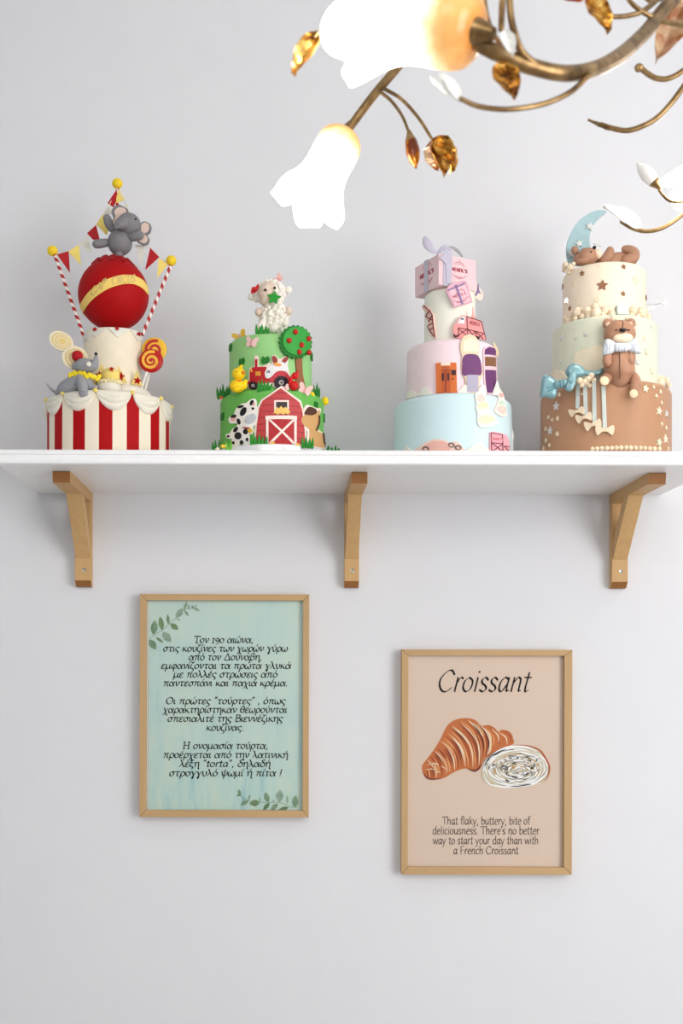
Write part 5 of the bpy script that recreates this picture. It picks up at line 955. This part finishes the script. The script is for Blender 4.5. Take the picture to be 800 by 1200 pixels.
for x, y, r in ((756.5, 447, 3.8), (764.5, 448.3, 4.2), (760, 442.8, 3.6), (768.5, 442.8, 4.4), (773.5, 449, 4.8), (775.5, 443.5, 3), (780, 446.5, 4), (755, 441, 2), (783, 451.5, 3), (770, 455.5, 0)):
    if r: pearl(bb, x, y, r * 1.2, bbt, .3, DBR + .052 - (x - 755) * .0014)
for x, y, r in ((678.8, 446, 4), (684.2, 447.5, 3.6), (681.5, 451.5, 2.9), (688.4, 444.6, 4), (692.5, 440.4, 3.7), (690.6, 452, 2.6), (695.3, 446, 3.5), (687.5, 449, 3)): pearl(bb, x, y, r, bbt, .3, DBR + bb.r - .012)
for i in range(15):
    x = 694 + i * 5.55; y = 525.8 - 1.6 * math.sin(PI * i / 14); p = bb.pt(*bb.uv(x, y + .6), .0008); M().sphere(p, .0040, n=14, m=9).build('sugar_pearl', BEAD, bbt)
cube = M().box((-.0105, -.008, -.0085), (.0105, .008, .0085), .0035, 0, Matrix.Rotation(.1, 3, 'Z'), bt.pt(*bt.uv(727, 365), .003)).build('sugar_cube', fondant((206, 216, 208)), btt)
CLOUD = fondant((238, 226, 200), .5)
for q in ([(673.5, 427), (674, 416), (680, 411), (687, 412), (693, 406.5), (701, 405), (706, 408), (707, 437), (696, 438.5), (682, 437), (675, 433)], [(646.5, 446), (647.5, 438), (650.5, 432.5), (653.5, 436), (657, 434.5), (661, 438), (664, 443), (660, 448)]): decal(bm_, smooth2(q, 3), CLOUD, 'cloud', bmt, .0022)
for x, y, r in ((711.5, 375.5, 4), (718, 372.5, 4), (735, 374, 3.6), (742, 386, 3), (744, 379, 2.6)): pearl(bm_, x, y + 1, r, bmt, .1)
# wired stars
for x, y, r, rt in ((663.2, 352.3, 4.6, 10), (763, 361, 4.6, 20), (778.5, 354.5, 5.2, 35)):
    d = DBR + .02; ws = decal(Flat(d), star(x, y, r, rt), SILV, 'wired_star', BK, .0016); bx0 = 662 if x < 700 else 755
    M().tube([P(x, y, d - .0004), P(bx0 + (x - bx0) * .4, y + 3, DBR + .01), P(bx0, y + 2, DBR)], .0005, 6).build('wire', plain((190, 188, 184), .3, .9, .5, 'wire'), ws)
# moon
MOON = fondant((162, 190, 196), .55, .18)
mo = smooth2([(709.5, 249.3), (700, 247.8), (688, 252), (676, 261), (667, 276), (662.8, 292), (664, 305), (668.5, 311), (682, 312), (690, 306), (690.8, 294), (689.5, 283), (690.2, 275), (694.5, 265), (702, 256)], 4)
mn = decal(Flat(DBR - .012), mo, MOON, 'crescent_moon', BK, .006, label='pale blue crescent moon')
for x, y, r, rt in ((689.5, 267.3, 5.6, 15), (677, 287.3, 5.2, -10), (668, 299.3, 5.4, 5), (699.5, 286.3, 5.4, -15)):
    decal(Flat(DBR - .012), star(x, y, r, rt, .42), SILV, 'silver_star', mn, .0022, .0068 if x < 695 else .002)
# sleeping bear on top
SD = DBR + .012
sb = merge(snake([(679, 304, SD, 7.5), (684, 302.5, SD + .002, 11), (692, 300.5, SD + .003, 10), (699, 299.5, SD + .003, 6.5)]), snake([(704, 308, SD - .004, 7), (716, 306, SD - .004, 9), (729, 305, SD - .004, 9.5), (738, 305.5, SD - .004, 8)]),
           snake([(707.5, 305, SD + .012, 5), (711.5, 301, SD + .014, 5.8), (714, 296, SD + .014, 5.6), (714.5, 293.5, SD + .013, 4.6)]), snake([(734, 305, SD + .008, 7), (741, 302.5, SD + .01, 6.8), (742.5, 297, SD + .01, 6.6), (737, 292.8, SD + .008, 5.4), (732, 291.8, SD + .006, 4.2)]),
           snake([(677.5, 306.5, SD + .014, 3.6), (684, 305.4, SD + .018, 4.2), (688, 304.8, SD + .016, 3)]), blob(673.3, 293.2, 4.2, 4.8, SD, -25)).build('sleeping_bear', BRN_, BK, label='brown teddy bear lying on its back on the top tier')
blob(700.6, 297.6, 4.3, 6.6, SD + .010, -28, 4).build('muzzle', fondant((236, 216, 190)), sb); blob(696.2, 290, 2.1, 2.0, SD + .012).build('nose', BLACK, sb); blob(692.2, 295, 1.2, .9, SD + .0178, 25).build('eye', BLACK, sb)
# sitting bear
BD = DBR + bm_.r + .012
tb = merge(snake([(725.5, 417, BD - .003, 15), (725.3, 426, BD, 17.2), (725.2, 436, BD + .001, 18), (725.2, 443, BD, 14.5)], 28), blob(725.8, 391.5, 18.6, 16.2, BD + .001, 0, 14, 32, 20),
           snake([(714, 414, BD + .008, 4.5), (711.3, 420, BD + .014, 5.4), (711.4, 425, BD + .018, 5.2)]), snake([(737.5, 413, BD + .008, 4.8), (738.4, 419, BD + .014, 6.2), (738, 423, BD + .018, 6)]),
           snake([(712, 442, BD + .004, 6), (709.5, 445, BD + .016, 6.6), (708, 446.2, BD + .024, 6.4)]), snake([(742, 442, BD + .004, 6), (744.5, 448, BD + .013, 6.4), (743.3, 455, BD + .019, 6), (742.2, 460, BD + .022, 5.5)])).build('sitting_bear', BRN_, BK, label='brown teddy bear with a bow tie sitting on the brown tier')
for x, y in ((711.6, 379.3), (738.6, 378.6)):
    e = M(); kk_ = pxm(BD); c = P(x, y, BD - .002); e.sphere(c, (6 * kk_, 4 * kk_, 5.9 * kk_), n=20, m=12); e = e.build('ear', BRN_, tb); blob(x + (1 if x < 720 else -1), y + 1.3, 3.4, 3, BD + .0022, 0, 2.2).build('inner_ear', fondant((234, 206, 178)), e)
blob(729.6, 396.6, 12, 6.8, BD + .0135, 0, 7).build('muzzle', fondant((238, 216, 190)), tb)
snake([(726.6, 386, BD + .0225, 1.2), (729.8, 387, BD + .0245, 2.3), (733, 386, BD + .0225, 1.2)], 12).build('nose', BLACK, tb)
for x in (721.8, 736.4): blob(x, 386.6, 1.3, .9, BD + .0215).build('eye', BLACK, tb)
SEAM = fondant((96, 64, 50)); f = lambda x, y, d: P(x, y, d)
M().tube([P(729.3, 376.5, BD + .0135), P(729.4, 380.5, BD + .0195), P(729.6, 385, BD + .0225)], .0007, 8).build('head_seam', SEAM, tb)
M().tube([P(725.4, 413, BD + .0215), P(726, 425, BD + .0258), P(726.1, 436, BD + .0268), P(726, 443.5, BD + .0205)], .0007, 8).build('body_seam', SEAM, tb)
for x, y, d, r in ((708, 446.3, BD + .0325, 5.4), (742.2, 461.3, BD + .0295, 5.1)): blob(x, y, r, r, d, 0, 1.6).build('sole', fondant((238, 212, 176)), tb)
TIE = fondant((214, 220, 228), .4)
for q in ([(720.5, 403.5), (716, 399.5), (709.5, 398), (707, 404), (705.3, 412), (705.6, 416.5), (712, 416.6), (717, 414.5), (720.5, 411.5)], [(733, 403), (738, 400), (743.5, 396.8), (745.5, 402), (748, 409), (750, 415), (743.5, 415), (738, 413.5), (733, 411)]):
    wing = pillow(q, BD + .014, .0095, TIE, 'bow_tie_wing', tb); cx = 713 if q[0][0] < 725 else 742
    for dx in (-2.2, 1.4): M().tube([P(cx + dx, 402.5, BD + .0235), P(cx + dx * .6, 408, BD + .0242), P(cx + dx * 1.2, 413, BD + .0232)], .0006, 6).build('tie_print', fondant((170, 178, 192)), wing)
pillow([(718.5, 403), (726, 402.5), (734.5, 402.5), (735.5, 407), (734.5, 411.5), (727, 412.8), (719, 412.3), (718, 408)], BD + .019, .0075, TIE, 'bow_tie_knot', tb)
for x in (721.5, 725, 729, 732): M().tube([P(x, 404, BD + .0262), P(x + .3, 408, BD + .027), P(x + .3, 411.5, BD + .0262)], .0006, 6).build('tie_pleat', fondant((182, 190, 202)), tb)
# blue satin bow
SAT = plain((128, 168, 176), .28, .15, .5, 'satin_sugar'); d = DBR + bb.r - .022
sbw = snake([(652, 451, d + .006, 4.6), (658, 450, d + .009, 5), (664, 448.5, d + .009, 5)], 16).build('satin_bow', SAT, BK, label='teal satin bow on the left of the cake')
for q, dd, th in (([(634.4, 443), (639, 440), (646, 443), (653, 449.5), (652.8, 456), (650.5, 465), (646, 468), (639, 466), (632, 465.3), (632.8, 455)], -.006, .013), ([(662.5, 433), (667, 428), (675, 427.6), (683, 432.5), (684, 440), (675, 444), (667, 443), (662.5, 439)], .004, .013), ([(667.5, 437), (674.2, 437), (673.8, 449), (669, 458.6), (661.5, 456.8), (664, 446)], .012, .008), ([(683, 435), (690, 436), (698, 435.5), (706.2, 431.8), (707, 434.5), (701, 440), (685, 440.5)], .006, .006)): pillow(q, d + dd, th, SAT, 'bow_loop', sbw)
FOLD_SHADE = plain((78, 130, 146), .35, .1, .4, 'satin_fold_shade')  # darker satin colour that paints shade into the bow's folds
for q in ([(655.5, 446, .0135), (656.8, 450, .0155), (656.5, 454.5, .0135)], [(659.5, 444.6, .0145), (660.5, 449, .0165), (660.2, 453.2, .0145)], [(637, 449, .0045), (642, 455, .0078), (651.5, 452.5, .0065)], [(637.5, 460.5, .0045), (644, 457.5, .0078), (651.5, 454.5, .0065)], [(664.5, 441, .0155), (672, 439.5, .018), (682, 438, .0155)], [(666, 446, .0195), (669, 449, .0206), (671.5, 446, .0198)]): M().tube([P(a_, b_, d + c_) for a_, b_, c_ in q], .0008, 8).build('crease_shade', FOLD_SHADE, sbw)
# hanging ribbon strips with bows
for i, (x0, x1, w_, y0, y1, bxx, byy, bw_) in enumerate(((677.4, 676.8, 4.2, 450, 479, 676.4, 482.6, 8.6), (685.5, 686.6, 4.4, 451, 487, 684.8, 489.6, 9.2), (696, 696.6, 4.6, 446, 497, 695, 498, 9.8), (706.8, 708.6, 4.8, 452, 503, 708.5, 504.3, 10.6))):
    st = decal(bb, [(x0 - w_ / 2, y0), (x0 + w_ / 2, y0), (x1 + w_ / 2, y1), (x1 - w_ / 2, y1)], fondant((208, 217, 213), .4), 'ribbon_strip', BK, .0016, .0005, .006, label='pale blue ribbon strip')
    s_ = bw_ / 8.6; tl = -14 if i < 3 else 0; c, q = math.cos(math.radians(tl)), math.sin(math.radians(tl)); g = lambda a, b: (bxx + (a * c - b * q) * s_, byy + (a * q + b * c) * s_)
    bw = decal(bb, smooth2([g(*p) for p in ((-1.2, -1.4), (-5, -3.6), (-8, -4.4), (-8.8, -1), (-7.6, 4.2), (-6, 5), (-3, 2.2), (0, 1.6), (3, 2.2), (6, 5), (7.6, 4.2), (8.8, -1), (8, -4.4), (5, -3.6), (1.2, -1.4))], 2), BEAD, 'bow', st, .003, .0015, .006)
    decal(bb, ell(bxx, byy + .2, 1.7 * s_, 2 * s_), fondant((236, 212, 180)), 'bow_knot', bw, .0016, .0045)

# ================================================================== chandelier
def brass_mat():
    m, nt, p = newmat('antique_brass'); f = noise(nt, 45, 5, None, .65)
    nt.links.new(ramp(nt, f, [(.3, lin((84, 64, 42))), (.52, lin((150, 120, 80))), (.75, lin((196, 166, 118)))]), p.inputs['Base Color'])
    p.inputs['Metallic'].default_value = .85; p.inputs['Roughness'].default_value = .32; bump(nt, p, f, .15, .001); return m
def gilt_mat():
    m, nt, p = newmat('gilded_leaf'); f = noise(nt, 75, 4, None, .6)
    nt.links.new(ramp(nt, f, [(.34, lin((88, 48, 16))), (.46, lin((196, 132, 44))), (.62, lin((236, 196, 112)))]), p.inputs['Base Color'])
    p.inputs['Metallic'].default_value = .8; p.inputs['Roughness'].default_value = .22; bump(nt, p, noise(nt, 60, 2), .5, .003); return m
def amber_mat(a, b):
    m, nt, p = newmat('amber_glass'); f = noise(nt, 60, 3)
    nt.links.new(mixc(nt, ramp(nt, f, [(.38, (0, 0, 0, 1)), (.62, (1, 1, 1, 1))]), lin(a), lin(b)), p.inputs['Base Color']); p.inputs['Roughness'].default_value = .12; p.inputs['Transmission Weight'].default_value = .25; p.inputs['Metallic'].default_value = .2; return m
def shade_mat():
    m, nt, p = newmat('lit_tulip_glass'); at = nd(nt, 'ShaderNodeAttribute'); at.attribute_name = 'along'
    f = noise(nt, 40, 4); ad = nd(nt, 'ShaderNodeMath', operation='MULTIPLY_ADD'); ad.inputs[1].default_value = .22; nt.links.new(f, ad.inputs[0]); nt.links.new(at.outputs['Fac'], ad.inputs[2])
    c = ramp(nt, ad.outputs[0], [(.10, lin((214, 140, 64))), (.26, lin((240, 190, 120))), (.42, lin((255, 236, 205))), (.60, (1, .97, .92, 1))])
    k = ramp(nt, ad.outputs[0], [(.10, (.025, .025, .025, 1)), (.26, (.04, .04, .04, 1)), (.40, (.10, .10, .10, 1)), (.62, (1, 1, 1, 1))])
    st = nd(nt, 'ShaderNodeMath', operation='MULTIPLY'); st.inputs[1].default_value = LAMP; nt.links.new(k, st.inputs[0])
    nt.links.new(c, p.inputs['Base Color']); nt.links.new(c, p.inputs['Emission Color']); nt.links.new(st.outputs[0], p.inputs['Emission Strength']); p.inputs['Roughness'].default_value = .25; return m
LAMP = 13
BRASS = brass_mat(); GILT = gilt_mat(); AMB = amber_mat((120, 48, 6), (236, 148, 24)); AMBR = amber_mat((150, 44, 6), (214, 92, 24)); SHADE = shade_mat(); FROST = plain((246, 244, 240), .2, spec=.6, name='frosted_white_glass'); ROSE = amber_mat((190, 120, 74), (240, 206, 166))
HUB = P(905, -60, .95)
CH = thing('chandelier', (HUB.x, HUB.y, 2.8), 'antique brass chandelier with lit tulip glass shades and gilded leaves, top right', 'chandelier')
hx, hy, hz = HUB
M().lathe(hx, hy, [(0, hz - .075), (.008, hz - .07), (.014, hz - .055), (.008, hz - .04), (.03, hz - .02), (.042, hz), (.034, hz + .03), (.015, hz + .05), (.012, hz + .12), (.024, hz + .14), (.012, hz + .16), (.007, hz + .18), (.007, 2.76), (.045, 2.765), (.06, 2.785), (.062, 2.80), (0, 2.80)], 40).build('hub', BRASS, CH)
def arm(pts, r0, r1, name='arm', parent=CH, mat=BRASS, caps=3):
    q = smooth_pts([P(*p) for p in pts], False, 8); n = len(q)
    return M().tube(q, [r0 + (r1 - r0) * i / (n - 1) for i in range(n)], 14, 0, 1, caps).build(name, mat, parent)
def tulip(neck, mouth, R, parent, seed=0, stretch=1.0):
    A, B = P(*neck), P(*mouth); ax = (B - A).normalized(); L = (B - A).length; u = ax.cross(Vector((0, 1, 0))); u = u.normalized() if u.length > .1 else Vector((1, 0, 0)); v = ax.cross(u)
    rs = random.Random(seed); n = 80; ph = rs.uniform(0, 6.28); prof = [(0, .26), (.012, .42), (.04, .60), (.10, .74), (.18, .79), (.3, .79), (.42, .77), (.54, .77), (.66, .82), (.78, .93), (.88, 1.05), (.95, 1.14), (1, 1.18)]
    m = M(); out = []; al = []
    for lay in (0, 1):
        for t, r in prof:
            for j in range(n):
                a = 2 * PI * j / n; w_ = max(0, (t - .45) / .55) ** 1.5; pet = 2 * abs(math.cos(2.5 * a + ph)) ** .55 - 1; frill = math.sin(11 * a + ph * 2) * .035
                rr2 = R * (r * (1 + w_ * (.15 * pet + frill)) - (.03 if lay else 0)); x = L * (t + w_ * (.07 * pet - .02 + .02 * math.sin(9 * a + ph)) - (.0 if lay else 0)) * stretch
                out.append(A + ax * x + u * (rr2 * math.cos(a)) + v * (rr2 * math.sin(a))); al.append(t)
    N = len(prof); fs = []
    for lay in (0, 1):
        for i in range(N - 1):
            for j in range(n): k = (j + 1) % n; b = lay * N * n; fs.append((b + i * n + j, b + i * n + k, b + (i + 1) * n + k, b + (i + 1) * n + j))
    for j in range(n):
        k = (j + 1) % n; e = (N - 1) * n; fs.append((e + j, e + k, N * n + e + k, N * n + e + j)); fs.append((j, k, N * n + k, N * n + j))
    m.add(out, fs); o = m.build('tulip_shade', SHADE, parent, 60)
    at = o.data.attributes.new('along', 'FLOAT', 'POINT'); org = Vector(CH.location); inv = A - org
    for vt in o.data.vertices: at.data[vt.index].value = max(0, min(1, (vt.co - inv).dot(ax) / L))
    cup = M(); q = [A - ax * .016, A - ax * .010, A - ax * .002, A + ax * .004]; cup.tube(q, [R * .12, R * .18, R * .26, R * .30], 20, 0, 1, 0).build('cup', BRASS, parent)
    return o
def leaf(base, tip, wpx, mat, parent, face=(0, -1, 0), cup=.25, name='leaf', curl=0, ns=14, nt_=8):
    A, B = P(*base), P(*tip); ax = B - A; L = ax.length; ax.normalize(); f = Vector(face); sd = ax.cross(f).normalized(); nn = sd.cross(ax).normalized(); W_ = wpx * pxm((base[2] + tip[2]) / 2) / 2; vs = []; fs = []
    for lay in (0, 1):
        for i in range(ns + 1):
            s_ = i / ns; w_ = W_ * (math.sin(PI * min(1, s_ ** .75 * .98 + .02)) ** .8 if 0 < i < ns else .03)
            for j in range(nt_ + 1):
                t = -1 + 2 * j / nt_
                vs.append(A + ax * (L * s_) + sd * (w_ * t) + nn * (-cup * W_ * (1 - abs(t)) * 1.0 + .06 * W_ * math.sin(s_ * 17 + t * 4) + curl * W_ * math.sin(PI * s_) - lay * .0016))
    Wd = nt_ + 1; N = (ns + 1) * Wd
    for i in range(ns):
        for j in range(nt_): q = (i * Wd + j, (i + 1) * Wd + j, (i + 1) * Wd + j + 1, i * Wd + j + 1); fs += [q, tuple(N + k for k in q)]
    for i in range(ns): fs += [(i * Wd, (i + 1) * Wd, N + (i + 1) * Wd, N + i * Wd), (i * Wd + nt_, (i + 1) * Wd + nt_, N + (i + 1) * Wd + nt_, N + i * Wd + nt_)]
    for j in range(nt_): fs += [(j, j + 1, N + j + 1, N + j), (ns * Wd + j, ns * Wd + j + 1, N + ns * Wd + j + 1, N + ns * Wd + j)]
    return M().add(vs, fs).build(name, mat, parent, 50)
def bud(base, tip, wpx, mat, parent, name='bud'):
    A, B = P(*base), P(*tip); k = pxm(base[2]) * wpx / 2
    b = M().tube([A, A.lerp(B, .2), A.lerp(B, .5), A.lerp(B, .8), B], [k * .35, k * .85, k, k * .72, k * .2], 10).build(name, mat, parent)
    M().tube([A - (B - A) * .12, A, A.lerp(B, .16)], [k * .3, k * .5, k * .8], 12).build('bud_cap', BRASS, b); return b
# near arm with the big shade
a1 = arm([(556, 48, 1.27), (580, 61, 1.27), (622, 78, 1.26), (668, 86, 1.24), (712, 74, 1.2), (752, 42, 1.14), (790, -2, 1.08), (850, -50, 1.0), (905, -60, .95)], .0062, .0068)
tulip((558, 37, 1.275), (428, 20, 1.22), 56 * pxm(1.25), a1, 3)
# the lower left arm and its shade
a2 = arm([(404, 157, .82), (436, 114, .84), (474, 68, .87), (530, -10, .9), (620, -90, .92), (760, -120, .94), (905, -60, .95)], .0048, .0058)
tulip((404, 157, .82), (362, 236, .84), 34 * pxm(.83), a2, 5)
# right arm, shade half out of the frame
a3 = arm([(862, 150, .5), (880, 110, .56), (900, 40, .7), (905, -60, .95)], .0048, .0058)
tulip((862, 150, .5), (824, 226, .51), 36 * pxm(.5), a3, 8)
# two more arms added unseen beyond the right edge, for their light
a4 = arm([(1120, 60, .72), (1130, 20, .76), (1080, -60, .86), (980, -100, .92), (905, -60, .95)], .0048, .0058); tulip((1120, 62, .72), (1140, 140, .7), 38 * pxm(.7), a4, 11)
a5 = arm([(1180, 40, 1.35), (1150, -40, 1.3), (1050, -130, 1.1), (905, -60, .95)], .0052, .0058); tulip((1180, 42, 1.35), (1210, 150, 1.38), 52 * pxm(1.35), a5, 14)
# sprays of stems, buds and leaves
def stem(pts, rpx, parent, name='stem', mat=BRASS, taper=.8): k = pxm(pts[0][2]) * rpx; return arm(pts, k, k * taper, name, parent, mat, 2)
s_ = stem([(446, 108, .85), (458, 118, .85), (470, 134, .855), (477, 150, .86), (480, 160, .86)], 2.0, a2); bud((480, 159, .86), (487, 196, .865), 17, AMB, s_)
s_ = stem([(448, 103, .85), (470, 116, .86), (490, 138, .87), (506, 163, .88)], 2.2, a2)
for b, t, w_, f, c in (((504, 165, .875), (512, 200, .87), 24, (-.8, -.7, 0), .5), ((514, 158, .885), (522, 204, .89), 26, (.2, -1, 0), .5), ((524, 158, .88), (533, 200, .885), 24, (.8, -.6, .1), .5), ((512, 160, .895), (533, 190, .9), 22, (0, -1, -.5), .6)): leaf(b, t, w_, GILT if b[0] > 506 else ROSE, s_, f, c, 'petal', .2)
s_ = stem([(520, -30, 1.2), (470, 2, 1.2), (428, 14, 1.2), (400, 21, 1.2), (378, 34, 1.2), (369, 43, 1.2)], 2.6, a1); leaf((372, 36, 1.2), (342, 86, 1.19), 26, GILT, s_, (-.35, -1, .2), .5, 'leaf', .3)
s_ = stem([(690, 88, 1.235), (668, 108, 1.24), (636, 122, 1.25), (596, 128, 1.26), (562, 125, 1.265), (540, 116, 1.27)], 3.4, a1); leaf((541, 117, 1.27), (516, 84, 1.28), 16, FROST, s_, (.3, -1, .2), .4, 'glass_leaf', .2); leaf((528, 110, 1.275), (504, 88, 1.28), 12, FROST, s_, (-.4, -1, .2), .4, 'glass_leaf', .2)
s_ = stem([(584, 66, 1.27), (588, 72, 1.27), (592, 78, 1.27)], 2, a1); leaf((584, 72, 1.275), (605, 113, 1.28), 33, GILT, s_, (.1, -1, .35), .35, 'leaf', .2)
s_ = stem([(632, 80, 1.26), (612, 62, 1.27), (603, 40, 1.28), (598, 15, 1.28), (596, -25, 1.28)], 4.6, a1, mat=BRASS); leaf((592, 34, 1.29), (601, 64, 1.3), 17, FROST, s_, (0, -1, .1), .4, 'glass_leaf', .1)
s_ = stem([(590, -20, 1.28), (588, 10, 1.28), (587, 34, 1.285)], 4.2, a1, mat=BRASS)
stem([(602, 70, 1.265), (582, 46, 1.26), (571, 20, 1.255), (566, -20, 1.25)], 3.0, a1)
# small twigs towards the upper right
s_ = stem([(800, -30, 1.08), (760, 8, 1.12), (738, 18, 1.13), (712, 20, 1.14)], 3.2, a1); leaf((690, -6, 1.15), (716, 35, 1.15), 31, GILT, s_, (.3, -1, .2), .4, 'leaf', .2); leaf((684, -2, 1.15), (648, -6, 1.15), 13, AMBR, s_, (0, -1, .4), .4, 'leaf', .2)
s_ = stem([(800, 30, 1.1), (768, 22, 1.12), (740, 4, 1.13), (728, -20, 1.13)], 3.0, a1); stem([(790, -10, 1.08), (764, 2, 1.1), (750, -10, 1.1)], 2.6, a1)
leaf((806, -2, 1.06), (769, 69, 1.08), 38, ROSE, a1, (-.2, -1, .1), .35, 'leaf', .2)
s_ = stem([(860, 0, .98), (832, 50, .98), (806, 78, .98), (786, 91, .98), (770, 92, .98), (758, 86, .98), (750, 79, .98)], 3.2, a3, taper=1); blob(748.5, 79.5, 5.4, 5, .98).build('knob', BRASS, s_)
s_ = stem([(850, 0, .92), (822, 66, .92), (796, 108, .92), (772, 136, .92), (752, 148, .92), (734, 153, .92), (716, 150, .92), (704, 146, .92)], 3.6, a3, taper=.8); leaf((715, 151, .92), (689, 139, .92), 9, BRASS, s_, (0, -1, 1), .2, 'leaf', 0)
s_ = stem([(862, 165, .5), (838, 208, .5), (812, 238, .5), (795, 255, .5), (776, 267, .5), (758, 271, .5), (742, 268, .5), (728, 260, .5)], 2.8, a3); leaf((752, 266, .502), (708, 240, .505), 20, FROST, s_, (.2, -1, .3), .4, 'glass_leaf', .3)
s_ = stem([(862, 165, .52), (836, 206, .52), (812, 230, .52), (796, 237, .52), (784, 235, .52), (775, 227, .52), (770, 218, .52)], 2.0, a3); bud((770, 217, .52), (747, 192, .52), 17, FROST, s_, 'glass_bud')
